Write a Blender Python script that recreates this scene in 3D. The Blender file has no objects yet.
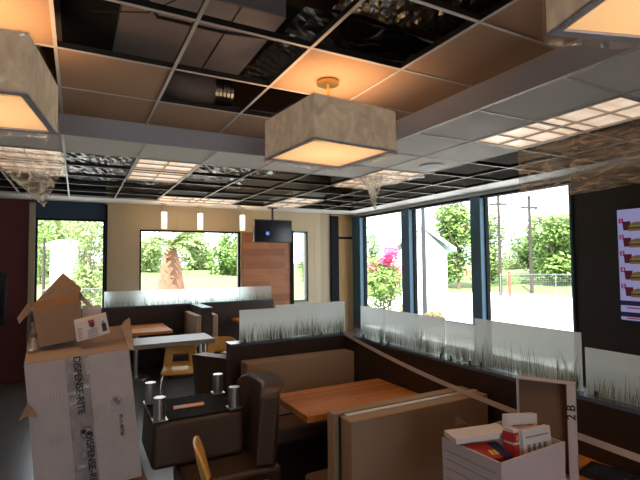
import bpy, math, random
from mathutils import Vector, Matrix
random.seed(7)
C = bpy.context.scene.collection
R_ = math.radians
PI = math.pi
CAM_Z = 1.74

# ------------------------------------------------------------------ camera
yaw, pitch, roll = R_(28.12), R_(2.768), R_(-0.575)
FPX = 454.07
cF = Vector((math.sin(yaw)*math.cos(pitch), math.cos(yaw)*math.cos(pitch), math.sin(pitch)))
r0 = Vector((math.cos(yaw), -math.sin(yaw), 0)); u0 = r0.cross(cF)
cR = math.cos(roll)*r0 + math.sin(roll)*u0
cU = -math.sin(roll)*r0 + math.cos(roll)*u0
cam = bpy.data.cameras.new('camera'); cam.lens = FPX/640*36; cam.sensor_width = 36
co = bpy.data.objects.new('camera', cam); C.objects.link(co)
m = Matrix((cR, cU, -cF)).transposed().to_4x4(); m.translation = Vector((0, 0, CAM_Z))
co.matrix_world = m
cam.clip_end = 400; cam.clip_start = .02
bpy.context.scene.camera = co
def _ray(px, py): return cF + (px-320)/FPX*cR - (py-240)/FPX*cU
def atY(px, py, Y): d = _ray(px, py); return Vector((0, 0, CAM_Z)) + d*(Y/d.y)
def atX(px, py, X): d = _ray(px, py); return Vector((0, 0, CAM_Z)) + d*(X/d.x)
def atZ(px, py, Z): d = _ray(px, py); return Vector((0, 0, CAM_Z)) + d*((Z-CAM_Z)/d.z)

# ------------------------------------------------------------------ materials
MATS = {}
def lin(c): return tuple(((v/255)/12.92 if v/255 <= .04045 else ((v/255+.055)/1.055)**2.4) for v in c)
class NT:
    def __init__(s, name):
        s.m = bpy.data.materials.new(name); s.m.use_nodes = True
        s.t = s.m.node_tree; s.b = s.t.nodes['Principled BSDF']; s.out = s.t.nodes['Material Output']
    def n(s, typ, **kw):
        nd = s.t.nodes.new(typ)
        for k, v in kw.items():
            if k in nd.inputs: nd.inputs[k].default_value = v
            else: setattr(nd, k, v)
        return nd
    def l(s, a, b): s.t.links.new(a, b)
def mat(name, col, rough=.6, metal=0, noise=None, bump=0, bscale=60, spec=.5, emit=None, estr=0, coord='Object', stretch=(1,1,1), coat=0):
    """procedural surface: two-tone noise colour plus fine bump"""
    if name in MATS: return MATS[name]
    k = NT(name); b = k.b
    b.inputs['Base Color'].default_value = (*col, 1); b.inputs['Roughness'].default_value = rough
    b.inputs['Metallic'].default_value = metal; b.inputs['Specular IOR Level'].default_value = spec
    b.inputs['Coat Weight'].default_value = coat
    tc = k.n('ShaderNodeTexCoord'); mp = k.n('ShaderNodeMapping'); mp.inputs['Scale'].default_value = stretch
    k.l(tc.outputs[coord], mp.inputs[0])
    if noise:
        amt, sc = noise
        nz = k.n('ShaderNodeTexNoise', Scale=sc, Detail=4.0); k.l(mp.outputs[0], nz.inputs['Vector'])
        mx = k.n('ShaderNodeMix', data_type='RGBA'); k.l(nz.outputs['Fac'], mx.inputs['Factor'])
        mx.inputs['A'].default_value = (*[c*(1-amt) for c in col], 1)
        mx.inputs['B'].default_value = (*[min(1, c*(1+amt)) for c in col], 1)
        k.l(mx.outputs['Result'], b.inputs['Base Color'])
    if bump:
        n2 = k.n('ShaderNodeTexNoise', Scale=bscale, Detail=3.0); k.l(mp.outputs[0], n2.inputs['Vector'])
        bp = k.n('ShaderNodeBump', Strength=bump, Distance=.01); k.l(n2.outputs['Fac'], bp.inputs['Height'])
        k.l(bp.outputs[0], b.inputs['Normal'])
    if emit:
        b.inputs['Emission Color'].default_value = (*emit, 1); b.inputs['Emission Strength'].default_value = estr
    MATS[name] = k.m; return k.m
def wood(name, c1, c2, axis=0, plank=.05, plank_axis=1, rough=.4, length=1.5, seam=.75, coat=0):
    """planked wood: strips across plank_axis, grain stretched along axis"""
    k = NT(name); b = k.b; b.inputs['Roughness'].default_value = rough; b.inputs['Coat Weight'].default_value = coat
    tc = k.n('ShaderNodeTexCoord'); sep = k.n('ShaderNodeSeparateXYZ'); k.l(tc.outputs['Object'], sep.inputs[0])
    cmb = k.n('ShaderNodeCombineXYZ'); k.l(sep.outputs[axis], cmb.inputs[0]); k.l(sep.outputs[plank_axis], cmb.inputs[1])
    br = k.n('ShaderNodeTexBrick'); k.l(cmb.outputs[0], br.inputs['Vector'])
    br.inputs['Scale'].default_value = 1; br.inputs['Brick Width'].default_value = length; br.inputs['Row Height'].default_value = plank
    br.inputs['Mortar Size'].default_value = .0015; br.inputs['Color1'].default_value = (0, 0, 0, 1); br.inputs['Color2'].default_value = (1, 1, 1, 1)
    br.inputs['Mortar'].default_value = (.2, .2, .2, 1); br.offset = .37
    mp = k.n('ShaderNodeMapping'); sc = [14, 14, 14]; sc[axis] = 1.1; mp.inputs['Scale'].default_value = sc
    k.l(tc.outputs['Object'], mp.inputs[0])
    nz = k.n('ShaderNodeTexNoise', Scale=3.0, Detail=5.0, Distortion=.6); k.l(mp.outputs[0], nz.inputs['Vector'])
    mth = k.n('ShaderNodeMath', operation='MULTIPLY_ADD'); k.l(br.outputs['Color'], mth.inputs[0]); mth.inputs[1].default_value = .55
    m2 = k.n('ShaderNodeMath', operation='MULTIPLY'); k.l(nz.outputs['Fac'], m2.inputs[0]); m2.inputs[1].default_value = .6
    k.l(m2.outputs[0], mth.inputs[2])
    mx = k.n('ShaderNodeMix', data_type='RGBA'); k.l(mth.outputs[0], mx.inputs['Factor'])
    mx.inputs['A'].default_value = (*c1, 1); mx.inputs['B'].default_value = (*c2, 1)
    mm = k.n('ShaderNodeMix', data_type='RGBA', blend_type='MULTIPLY'); k.l(br.outputs['Fac'], mm.inputs['Factor'])
    k.l(mx.outputs['Result'], mm.inputs['A']); mm.inputs['B'].default_value = (1-seam, 1-seam, 1-seam, 1)
    k.l(mm.outputs['Result'], b.inputs['Base Color'])
    return k.m
def tiles_floor():
    k = NT('floor_tiles'); b = k.b
    tc = k.n('ShaderNodeTexCoord'); br = k.n('ShaderNodeTexBrick'); k.l(tc.outputs['Object'], br.inputs['Vector'])
    br.offset = 0; br.inputs['Scale'].default_value = 1; br.inputs['Brick Width'].default_value = .45; br.inputs['Row Height'].default_value = .45
    br.inputs['Mortar Size'].default_value = .004
    br.inputs['Color1'].default_value = (.10, .098, .10, 1); br.inputs['Color2'].default_value = (.135, .13, .13, 1); br.inputs['Mortar'].default_value = (.05, .05, .05, 1)
    nz = k.n('ShaderNodeTexNoise', Scale=5.0, Detail=5.0); k.l(tc.outputs['Object'], nz.inputs['Vector'])
    mx = k.n('ShaderNodeMix', data_type='RGBA', blend_type='MULTIPLY'); mx.inputs['Factor'].default_value = .5
    k.l(br.outputs['Color'], mx.inputs['A']); k.l(nz.outputs['Color'], mx.inputs['B']); k.l(mx.outputs['Result'], b.inputs['Base Color'])
    b.inputs['Roughness'].default_value = .28
    bp = k.n('ShaderNodeBump', Strength=.2, Distance=.004); k.l(br.outputs['Fac'], bp.inputs['Height']); bp.invert = True; k.l(bp.outputs[0], b.inputs['Normal'])
    return k.m
def glass_mat():
    k = NT('window_glass'); k.t.nodes.remove(k.b)
    tr = k.n('ShaderNodeBsdfTransparent', Color=(.93, .96, .96, 1)); gl = k.n('ShaderNodeBsdfGlossy', Roughness=.02)
    fr = k.n('ShaderNodeLayerWeight', Blend=.06); mx = k.n('ShaderNodeMixShader')
    k.l(fr.outputs['Fresnel'], mx.inputs[0]); k.l(tr.outputs[0], mx.inputs[1]); k.l(gl.outputs[0], mx.inputs[2]); k.l(mx.outputs[0], k.out.inputs['Surface'])
    return k.m
def frosted_mat():
    k = NT('frosted_glass'); k.t.nodes.remove(k.b)
    tr = k.n('ShaderNodeBsdfTransparent', Color=(.9, .95, .95, 1)); tl = k.n('ShaderNodeBsdfTranslucent', Color=(.93, .98, .98, 1))
    df = k.n('ShaderNodeBsdfPrincipled'); df.inputs['Base Color'].default_value = (.88, .92, .91, 1); df.inputs['Roughness'].default_value = .25
    a = k.n('ShaderNodeMixShader', Fac=.25); k.l(tl.outputs[0], a.inputs[1]); k.l(df.outputs[0], a.inputs[2])
    # the etched film is denser towards its upper part
    tc = k.n('ShaderNodeTexCoord'); sp = k.n('ShaderNodeSeparateXYZ'); k.l(tc.outputs['Object'], sp.inputs[0])
    mr = k.n('ShaderNodeMapRange'); mr.inputs['From Min'].default_value = 0; mr.inputs['From Max'].default_value = .16
    mr.inputs['To Min'].default_value = .50; mr.inputs['To Max'].default_value = .86; k.l(sp.outputs[2], mr.inputs['Value'])
    b = k.n('ShaderNodeMixShader'); k.l(mr.outputs[0], b.inputs[0]); k.l(tr.outputs[0], b.inputs[1]); k.l(a.outputs[0], b.inputs[2])
    k.l(b.outputs[0], k.out.inputs['Surface']); return k.m
def film_mat(name, col=(.85, .8, .75), clear=.6, scale=9, gloss=.5, bump=1.0, stretch=(1, 1, 1)):
    k = NT(name); k.t.nodes.remove(k.b)
    tc = k.n('ShaderNodeTexCoord'); mp = k.n('ShaderNodeMapping'); mp.inputs['Scale'].default_value = stretch; k.l(tc.outputs['Object'], mp.inputs[0])
    nz = k.n('ShaderNodeTexNoise', Scale=float(scale), Detail=6.0, Distortion=1.5); k.l(mp.outputs[0], nz.inputs['Vector'])
    bp = k.n('ShaderNodeBump', Strength=bump, Distance=.03); k.l(nz.outputs['Fac'], bp.inputs['Height'])
    tr = k.n('ShaderNodeBsdfTransparent', Color=(.95, .95, .95, 1)); gl = k.n('ShaderNodeBsdfGlossy', Roughness=.12, Color=(1, 1, 1, 1)); k.l(bp.outputs[0], gl.inputs['Normal'])
    df = k.n('ShaderNodeBsdfTranslucent', Color=(*col, 1)); d2 = k.n('ShaderNodeBsdfDiffuse', Color=(*col, 1))
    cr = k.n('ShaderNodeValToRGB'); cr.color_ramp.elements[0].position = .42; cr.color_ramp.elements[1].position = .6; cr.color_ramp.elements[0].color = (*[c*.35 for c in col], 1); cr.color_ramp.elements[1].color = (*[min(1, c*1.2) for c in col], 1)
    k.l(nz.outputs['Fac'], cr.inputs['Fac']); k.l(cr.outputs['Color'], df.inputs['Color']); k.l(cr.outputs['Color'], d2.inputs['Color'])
    ad = k.n('ShaderNodeMixShader', Fac=.5); k.l(df.outputs[0], ad.inputs[1]); k.l(d2.outputs[0], ad.inputs[2])
    m1 = k.n('ShaderNodeMixShader', Fac=gloss); k.l(ad.outputs[0], m1.inputs[1]); k.l(gl.outputs[0], m1.inputs[2])
    rp = k.n('ShaderNodeMapRange'); rp.inputs['From Min'].default_value = .38; rp.inputs['From Max'].default_value = .62
    rp.inputs['To Min'].default_value = clear+.15; rp.inputs['To Max'].default_value = clear-.2; k.l(nz.outputs['Fac'], rp.inputs['Value'])
    m2 = k.n('ShaderNodeMixShader'); k.l(rp.outputs[0], m2.inputs[0]); k.l(m1.outputs[0], m2.inputs[1]); k.l(tr.outputs[0], m2.inputs[2])
    k.l(m2.outputs[0], k.out.inputs['Surface']); return k.m
def emis(name, col, s):
    k = NT(name); k.t.nodes.remove(k.b); e = k.n('ShaderNodeEmission', Color=(*col, 1), Strength=float(s)); k.l(e.outputs[0], k.out.inputs['Surface']); return k.m

M = dict(
 floor=tiles_floor(), glass=glass_mat(), frost=frosted_mat(),
 beige=mat('beige_wallcovering', (.50, .40, .27), .75, noise=(.06, 3), bump=.15, bscale=120),
 beige_dark=mat('beige_shade_and_trim', (.40, .32, .22), .75, noise=(.06, 3), bump=.15, bscale=120),
 red=mat('red_wall_paint', (.10, .012, .012), .6, noise=(.08, 4), bump=.1),
 browall=wood('dark_wood_panelling', (.016, .008, .006), (.030, .014, .010), axis=1, plank=.30, plank_axis=2, rough=.55, length=2.4, seam=.5),
 darkwood=wood('dark_laminate', (.020, .009, .006), (.040, .018, .012), axis=0, plank=.9, plank_axis=2, rough=.45, length=3, seam=.1),
 plank=wood('red_brown_plank_cladding', (.17, .045, .018), (.48, .19, .075), axis=0, plank=.125, plank_axis=2, rough=.5, length=.9, seam=.6),
 table=wood('orange_table_strips', (.26, .070, .013), (.70, .27, .065), axis=0, plank=.045, plank_axis=1, rough=.42, length=.8, seam=.35, coat=.04),
 ply=wood('yellow_birch_ply', (.78, .42, .09), (.92, .56, .16), axis=2, plank=.3, plank_axis=0, rough=.35, length=3, seam=.0),
 plywood=mat('bare_plywood', (.42, .24, .09), .7, noise=(.3, 4), stretch=(6, 6, .7)),
 tile=mat('acoustic_tile', (.84, .79, .745), .9, noise=(.05, 90), bump=.35, bscale=160),
 uptile=mat('tan_acoustic_tile', (.46, .29, .185), .9, noise=(.05, 90), bump=.3, bscale=160),
 rail=mat('white_grid_rail', (.60, .56, .53), .5, noise=(.03, 20)),
 drywall=mat('grey_white_drywall', (.74, .74, .73), .8, noise=(.03, 6), bump=.05),
 fascia=mat('lilac_grey_fascia', (.49, .51, .63), .8, noise=(.03, 6), bump=.05),
 deck=mat('dark_roof_deck', (.02, .017, .015), .8, noise=(.3, 3)),
 joist=mat('roof_joist_timber', (.10, .045, .02), .8, noise=(.35, 6), stretch=(1, 8, 8)),
 duct=mat('lilac_grey_duct_board', (.21, .19, .205), .55, noise=(.22, 7), bump=.3, bscale=10),
 metal=mat('galvanised_metal', (.45, .47, .46), .35, 1, noise=(.25, 30)),
 foil=mat('crinkled_black_sheeting', (.012, .012, .014), .27, noise=(.5, 8), bump=1.0, bscale=9, spec=1),
 black=mat('black_plastic', (.012, .012, .014), .4, noise=(.2, 20)),
 blackfab=mat('black_dust_cover', (.010, .010, .011), .9, noise=(.3, 10), bump=.6, bscale=12, spec=.15),
 steel=mat('brushed_steel', (.50, .51, .53), .32, 1, noise=(.12, 40), stretch=(1, 1, 12)),
 chrome=mat('chrome_tube', (.75, .77, .80), .12, 1, noise=(.05, 10)),
 leather=mat('brown_leather', (.062, .033, .021), .5, noise=(.18, 7), bump=.15, bscale=45),
 vinyl=mat('tan_woven_vinyl', (.33, .215, .135), .62, noise=(.16, 60), bump=.4, bscale=220, stretch=(1, 1, 3)),
 vinyl_d=mat('brown_vinyl_seat', (.12, .065, .04), .5, noise=(.12, 30), bump=.2, bscale=150),
 brass=mat('brass_trim', (.62, .42, .18), .28, 1, noise=(.1, 20)),
 alu=mat('satin_aluminium_cap', (.72, .72, .72), .35, .6, noise=(.05, 20)),
 mull=mat('blue_grey_window_frame', (.055, .135, .20), .6, noise=(.08, 12)),
 mull_d=mat('black_window_frame', (.010, .011, .014), .85, noise=(.1, 12), spec=.15),
 navy=mat('navy_header_paint', (.012, .040, .085), .6, noise=(.08, 8)),
 palew=wood('pale_laminate', (.24, .195, .155), (.31, .26, .21), axis=0, plank=.6, plank_axis=1, rough=.4, length=2.4, seam=.1),
 card=mat('brown_cardboard', (.27, .165, .11), .85, noise=(.10, 9), bump=.15, bscale=40),
 cardtop=mat('pale_brown_cardboard', (.38, .27, .215), .85, noise=(.12, 8), bump=.15, bscale=40),
 whitecard=mat('white_printed_cardboard', (.47, .425, .455), .7, noise=(.14, 7), bump=.8, bscale=7),
 paper=mat('white_paper', (.62, .58, .60), .7, noise=(.04, 20)),
 filecard=mat('white_file_box_card', (.52, .46, .50), .7, noise=(.06, 8), bump=.2, bscale=8),
 innercard=mat('brown_inner_card', (.17, .095, .058), .85, noise=(.1, 9)),
 ink=mat('black_print', (.03, .028, .035), .6, noise=(.1, 30)),
 greyink=mat('grey_print', (.20, .19, .22), .6, noise=(.1, 30)),
 redp=mat('red_print', (.42, .025, .03), .5, noise=(.1, 30)),
 bluep=mat('navy_print', (.02, .03, .12), .5, noise=(.1, 30)),
 yellowp=mat('yellow_print', (.65, .5, .06), .5, noise=(.1, 30)),
 orangep=mat('orange_tag_paper', (.80, .27, .11), .6, noise=(.06, 30)),
 ribbon=mat('pale_pink_ribbon', (.50, .41, .40), .6, noise=(.05, 20)),
 grass=mat('olive_printed_grass', (.13, .17, .04), .6, noise=(.4, 9)),
)
M['packtape'] = film_mat('brown_packing_tape', (.46, .38, .36), .70, 10, .14, .25)
M['wrap'] = film_mat('clear_plastic_wrap', (.62, .52, .46), .84, 5, .5, 1.0, (1.5, 1.5, 1))
M['sheet'] = film_mat('draped_plastic_sheet', (.85, .72, .62), .45, 6, .4, 1.0)
M['film'] = film_mat('reflection_tinted_film', (.58, .34, .17), .54, 6, .25, 1.0, (1.0, .9, 3.6))  # brown streaks are warm lamp reflections put into the film colour
M['lensfilm'] = film_mat('clear_lens_wrap', (.90, .74, .62), .50, 6, .3, 1.0)

# ------------------------------------------------------------------ mesh builder
class MB:
    def __init__(s): s.v = []; s.f = []
    def quad(s, *p):
        i = len(s.v); s.v += [Vector(q) for q in p]; s.f.append(tuple(range(i, i+len(p)))); return s
    def hexa(s, p):   # 8 points: bottom 4 ccw then top 4
        i = len(s.v); s.v += [Vector(q) for q in p]
        s.f += [tuple(i+j for j in q) for q in ((3,2,1,0),(4,5,6,7),(0,1,5,4),(1,2,6,5),(2,3,7,6),(3,0,4,7))]; return s
    def box(s, x0, x1, y0, y1, z0, z1):
        return s.hexa([(x0,y0,z0),(x1,y0,z0),(x1,y1,z0),(x0,y1,z0),(x0,y0,z1),(x1,y0,z1),(x1,y1,z1),(x0,y1,z1)])
    def cyl(s, c, r, h, n=20, r2=None, axis='Z'):
        r2 = r if r2 is None else r2; i = len(s.v); c = Vector(c)
        for k, (rr, hh) in enumerate(((r, 0), (r2, h))):
            for j in range(n):
                a = 2*PI*j/n; p = Vector((rr*math.cos(a), rr*math.sin(a), hh))
                if axis == 'Y': p = Vector((p.x, p.z, p.y))
                if axis == 'X': p = Vector((p.z, p.x, p.y))
                s.v.append(c+p)
        for j in range(n): s.f.append((i+j, i+(j+1) % n, i+n+(j+1) % n, i+n+j))
        s.f.append(tuple(i+j for j in reversed(range(n)))); s.f.append(tuple(i+n+j for j in range(n))); return s
    def tube(s, pts, r, n=8):
        pts = [Vector(p) for p in pts]; i = len(s.v); L = len(pts)
        for q, p in enumerate(pts):
            d = (pts[min(q+1, L-1)]-pts[max(q-1, 0)]).normalized()
            a = d.cross(Vector((0, 0, 1)));
            if a.length < .05: a = d.cross(Vector((1, 0, 0)))
            a.normalize(); b = d.cross(a)
            rr = r[q] if isinstance(r, (list, tuple)) else r
            for j in range(n):
                t = 2*PI*j/n; s.v.append(p + rr*(a*math.cos(t)+b*math.sin(t)))
        for q in range(L-1):
            for j in range(n): s.f.append((i+q*n+j, i+q*n+(j+1) % n, i+(q+1)*n+(j+1) % n, i+(q+1)*n+j))
        s.f.append(tuple(i+j for j in reversed(range(n)))); s.f.append(tuple(i+(L-1)*n+j for j in range(n))); return s
    def grid(s, nu, nv, fn, skip=None):
        i = len(s.v)
        for a in range(nu+1):
            for b in range(nv+1): s.v.append(Vector(fn(a/nu, b/nv)))
        for a in range(nu):
            for b in range(nv):
                if skip and skip(a, b): continue
                q = i+a*(nv+1)+b; s.f.append((q, q+nv+1, q+nv+2, q+1))
        return s
    def sphere(s, c, r, n=12, sq=(1, 1, 1)):
        c = Vector(c); return s.grid(n, n//2, lambda u, w: (c.x+sq[0]*r*math.sin(PI*w)*math.cos(2*PI*u), c.y+sq[1]*r*math.sin(PI*w)*math.sin(2*PI*u), c.z+sq[2]*r*math.cos(PI*w)))
    def build(s, name, m, parent=None, smooth=False, bevel=0, solid=0, loc=None, rot=None, seg=3, local=False):
        me = bpy.data.meshes.new(name)
        off = Vector((0, 0, 0))
        if loc is None and parent is None and not local and s.v:   # origin at the base of the thing
            xs = [v.x for v in s.v]; ys = [v.y for v in s.v]; zs = [v.z for v in s.v]
            off = Vector(((min(xs)+max(xs))/2, (min(ys)+max(ys))/2, min(zs)))
        me.from_pydata([v-off for v in s.v], [], s.f); me.materials.append(m); me.update()
        o = bpy.data.objects.new(name, me); C.objects.link(o)
        if parent: o.parent = parent
        o.location = Vector(loc) if loc is not None else off
        if rot: o.rotation_euler = rot
        if smooth:
            for p in me.polygons: p.use_smooth = True
        if solid:
            md = o.modifiers.new('thickness', 'SOLIDIFY'); md.thickness = solid; md.offset = 0
        if bevel:
            md = o.modifiers.new('bevel', 'BEVEL'); md.width = bevel; md.segments = seg; md.limit_method = 'ANGLE'; md.angle_limit = R_(40)
            if seg > 2:
                for p in me.polygons: p.use_smooth = True
                md.harden_normals = True
        return o
def tag(o, label=None, cat=None, group=None, kind=None):
    if label: o['label'] = label
    if cat: o['category'] = cat
    if group: o['group'] = group
    if kind: o['kind'] = kind
    return o
def empty(name, loc=(0, 0, 0), rz=0, label=None, cat=None, group=None, kind=None):
    o = bpy.data.objects.new(name, None); C.objects.link(o); o.location = loc; o.rotation_euler = (0, 0, rz); o.empty_display_size = .1
    return tag(o, label, cat, group, kind)
def S(o): o['kind'] = 'structure'; return o
def copy_tree(o, parent=None):
    c = o.copy(); C.objects.link(c)
    if parent is not None: c.parent = parent
    for ch in [x for x in bpy.data.objects if x.parent == o]: copy_tree(ch, c)
    return c
def text_mesh(body, size, name, m, parent, mw, extrude=.0004):
    cu = bpy.data.curves.new('txt', 'FONT'); cu.body = body; cu.size = size; cu.align_x = 'CENTER'; cu.align_y = 'CENTER'; cu.extrude = extrude; cu.offset = size*.025
    t = bpy.data.objects.new('txt', cu); C.objects.link(t); dg = bpy.context.evaluated_depsgraph_get(); dg.update()
    me = bpy.data.meshes.new_from_object(t.evaluated_get(dg)); me.name = name
    bpy.data.objects.remove(t); me.materials.clear(); me.materials.append(m)
    me.transform(mw)
    o = bpy.data.objects.new(name, me); C.objects.link(o); o.parent = parent; return o
def frame_mat(o, xdir, ydir):
    x = Vector(xdir).normalized(); y = Vector(ydir); y = (y - x*y.dot(x)).normalized(); z = x.cross(y)
    mm = Matrix((x, y, z)).transposed().to_4x4(); mm.translation = Vector(o); return mm

# ------------------------------------------------------------------ setting
XR, YB = 5.25, 8.25        # right wall plane, back wall plane
XL, YF = -3.6, -2.6        # unseen left and rear walls
ZL, ZU, ZR = 2.745, 2.90, 3.75
S(MB().box(XL-.2, XR+.2, YF-.2, YB+.2, -.12, 0).build('floor', M['floor'], loc=(0, 0, 0)))
def wall_mb(axis, pos, th, a0, a1, z1, holes):
    """wall in the plane axis=pos with rectangular holes (a0,a1,z0,z1), cut into a grid of blocks"""
    mb = MB(); A = sorted({a0, a1, *[h[0] for h in holes], *[h[1] for h in holes]}); Z = sorted({0, z1, *[h[2] for h in holes], *[h[3] for h in holes]})
    for i in range(len(A)-1):
        for j in range(len(Z)-1):
            ca, cz = (A[i]+A[i+1])/2, (Z[j]+Z[j+1])/2
            if any(h[0] < ca < h[1] and h[2] < cz < h[3] for h in holes): continue
            if axis == 'y': mb.box(A[i], A[i+1], pos, pos+th, Z[j], Z[j+1])
            else: mb.box(pos, pos+th, A[i], A[i+1], Z[j], Z[j+1])
    return mb
W1 = (-.58, .40, .98, 2.47); W2 = (.93, 2.71, .98, 2.325); W3 = (3.78, 4.13, .95, 2.36)
wb = empty('wall_back', (0, 0, 0)); S(wb)
wall_mb('y', YB, .22, .40, 4.42, ZR, [W2, W3]).build('wall_panel', M['beige'], wb)
wall_mb('y', YB+.02, .20, 4.42, 4.66, ZR, []).build('wall_panel', M['beige_dark'], wb)  # shade on this wall section is painted as a darker beige
MB().box(4.84, 5.25, YB+.04, YB+.20, 0, ZR).build('boarding', M['plywood'], wb)
MB().box(4.66, 4.84, YB, YB+.20, 2.70, ZR).build('wall_panel', M['beige_dark'], wb)
MB().box(4.66, 4.84, YB-.03, YB+.20, 0, 2.70).build('door_post', M['mull_d'], wb)
MB().box(4.84, 5.25, YB+.0, YB+.04, 2.22, 2.27).build('cross_rail', M['mull_d'], wb)
wall_mb('y', YB, .22, XL, -.58, ZR, []).build('red_panel', M['red'], wb)
wall_mb('y', YB, .22, -.58, .40, ZR, [W1]).build('wall_panel', M['navy'], wb)
jm = MB()
jm.box(.395, .43, YB-.05, YB, .98, 2.72); jm.build('jamb', M['mull_d'], wb)
MB().box(-.66, -.58, YB-.03, YB, .0, 2.70).build('jamb', M['beige_dark'], wb)
seam = MB()
for x in (.66, 1.55, 2.45, 4.28): seam.box(x-.002, x+.002, YB-.002, YB, 2.33 if .93 < x < 2.7 else 0, ZL)
seam.build('seam_line', M['beige_dark'], wb)
wd = MB().box(2.75, 3.74, YB-.03, YB, 0, 2.315).build('wood_cladding', M['plank'], wb)
MB().box(3.72, 3.79, YB-.05, YB+.05, .9, 2.37).build('jamb', M['mull_d'], wb)
# right wall
wr = empty('wall_right', (0, 0, 0)); S(wr)
GZ0, GZ1 = .35, 2.68
wall_mb('x', XR, .2, YF, 3.37, ZR, []).build('wood_panelling', M['browall'], wr)
MB().box(XR, XR+.2, 3.37, YB+.2, 0, GZ0).box(XR, XR+.2, 3.37, YB+.2, GZ1, ZR).build('wall_panel', M['drywall'], wr)
S(wall_mb('x', XL-.2, .2, YF, YB, ZR, []).build('wall_left', M['beige'], loc=(0, 0, 0)))
S(wall_mb('y', YF-.2, .2, XL-.2, XR+.2, ZR, [(-1.4, .9, .9, 2.3)]).build('wall_front', M['beige'], loc=(0, 0, 0)))
# windows
def window(n, axis, a0, a1, z0, z1, pos, mm, w=.03, top=None):
    e = empty('window_%d' % n, (0, 0, 0)); S(e); f = MB(); g = MB()
    for (p, q, r, s_) in ((a0, a0+w, z0, z1), (a1-w, a1, z0, z1), (a0, a1, z0, z0+w), (a0, a1, z1-w, z1)):
        if axis == 'y': f.box(p, q, pos, pos+.07, r, s_)
        else: f.box(pos, pos+.07, p, q, r, s_)
    f.build('window_frame', mm, e)
    if axis == 'y': g.quad((a0+w, pos+.03, z0+w), (a1-w, pos+.03, z0+w), (a1-w, pos+.03, z1-w), (a0+w, pos+.03, z1-w))
    else: g.quad((pos+.03, a1-w, z0+w), (pos+.03, a0+w, z0+w), (pos+.03, a0+w, z1-w), (pos+.03, a1-w, z1-w))
    g.build('pane', M['glass'], e); return e
window(1, 'y', *W1, YB+.02, M['mull_d'])
window(2, 'y', *W2, YB+.02, M['mull_d'])
window(3, 'y', *W3, YB+.02, M['mull'])
for n, (a, b) in enumerate(((3.39, 4.74), (4.93, 6.36), (6.58, 7.95))): window(4+n, 'x', a, b, GZ0, GZ1, XR+.03, M['mull_d'], .02)
window(7, 'y', -1.4, .9, .9, 2.3, YF-.1, M['mull_d'], .04)
for k, (a, b) in enumerate(((4.74, 4.93), (6.36, 6.58), (7.95, 8.25))):
    S(MB().box(XR-.06, XR+.12, a, b, GZ0, GZ1).build('trim_%d' % (k+1), M['mull'], bevel=.004, seg=1))
S(MB().box(XR-.03, XR+.1, 3.37, 3.395, GZ0, GZ1).build('trim_4', M['mull'], bevel=.003, seg=1))
S(MB().box(XR-.05, XR, 3.37, YB, 2.655, 2.69).build('trim_5', M['mull_d']))
# ---- roof over the open grid
rf = empty('roof', (0, 0, 0)); S(rf)
MB().box(XL-.2, XR+.2, YF-.2, YB+.22, ZR, ZR+.25).build('roof_deck', M['deck'], rf)
for i in range(10):
    y = -1.6+i*1.05
    MB().box(XL, XR, y, y+.06, ZR-.32, ZR-.02).build('joist', M['joist'], rf)
# ---- ceilings
G = .6096
gx = lambda k: 2.32-G*k          # k<0 goes towards the windows
gy = lambda j: 3.97+G*j
ce = empty('ceiling', (0, 0, 0)); S(ce)
RW = .009
def rails(xs, ys, z, xr, yr):
    for x in xs:
        MB().box(x-RW, x+RW, yr[0], yr[1], z-.004, z).build('grid_rail', M['rail'], ce)
        MB().box(x-.003, x+.003, yr[0], yr[1], z, z+.035).build('rail_web', M['black'], ce)
    for y in ys:
        MB().box(xr[0], xr[1], y-RW, y+RW, z-.003, z+.001).build('grid_rail', M['rail'], ce)
        MB().box(xr[0], xr[1], y-.003, y+.003, z+.001, z+.035).build('rail_web', M['black'], ce)
XP = 4.78; YP = 7.63
rails([gx(k) for k in range(0, 10)], [gy(j) for j in range(-10, 1)], ZU, (gx(9), 2.32), (gy(-10), 3.97))
rails([gx(k) for k in range(-4, 0)], [gy(j) for j in range(-10, 0)], ZL, (2.32, XP), (gy(-10), YP))
rails([gx(k) for k in range(0, 6)], [gy(j) for j in range(1, 6)], ZL, (gx(9), 2.32), (3.97, YP))
rails([], [gy(j) for j in range(0, 7)], ZL, (2.32, XP), (0, 0))
# plain drywall margin and the stepped fascia
MB().box(XP, XR, YF, YB, ZL, ZL+.03).box(XL, XP, YP, YB, ZL, ZL+.03).box(XP-.002, XP, YF, YP, ZL, ZL+.06).build('drywall_margin', M['drywall'], ce)
MB().box(2.315, 2.335, gy(-10), 3.985, ZL-.004, ZU+.12).box(XL, 2.335, 3.965, 3.985, ZL-.004, ZU+.12).build('fascia', M['fascia'], ce)
MB().box(2.312, 2.345, gy(-10), 3.96, ZL-.010, ZL-.004).build('edge_trim', M['rail'], ce)
def tile(k, j, z, m):      # cell whose right grid line is k and whose near line is j
    x1 = gx(k); x0 = x1-G; y0 = gy(j); y1 = y0+G
    MB().box(x0+.004, x1-.004, y0+.004, y1-.004, z+.002, z+.018).build('ceiling_tile', m, ce)
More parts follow.
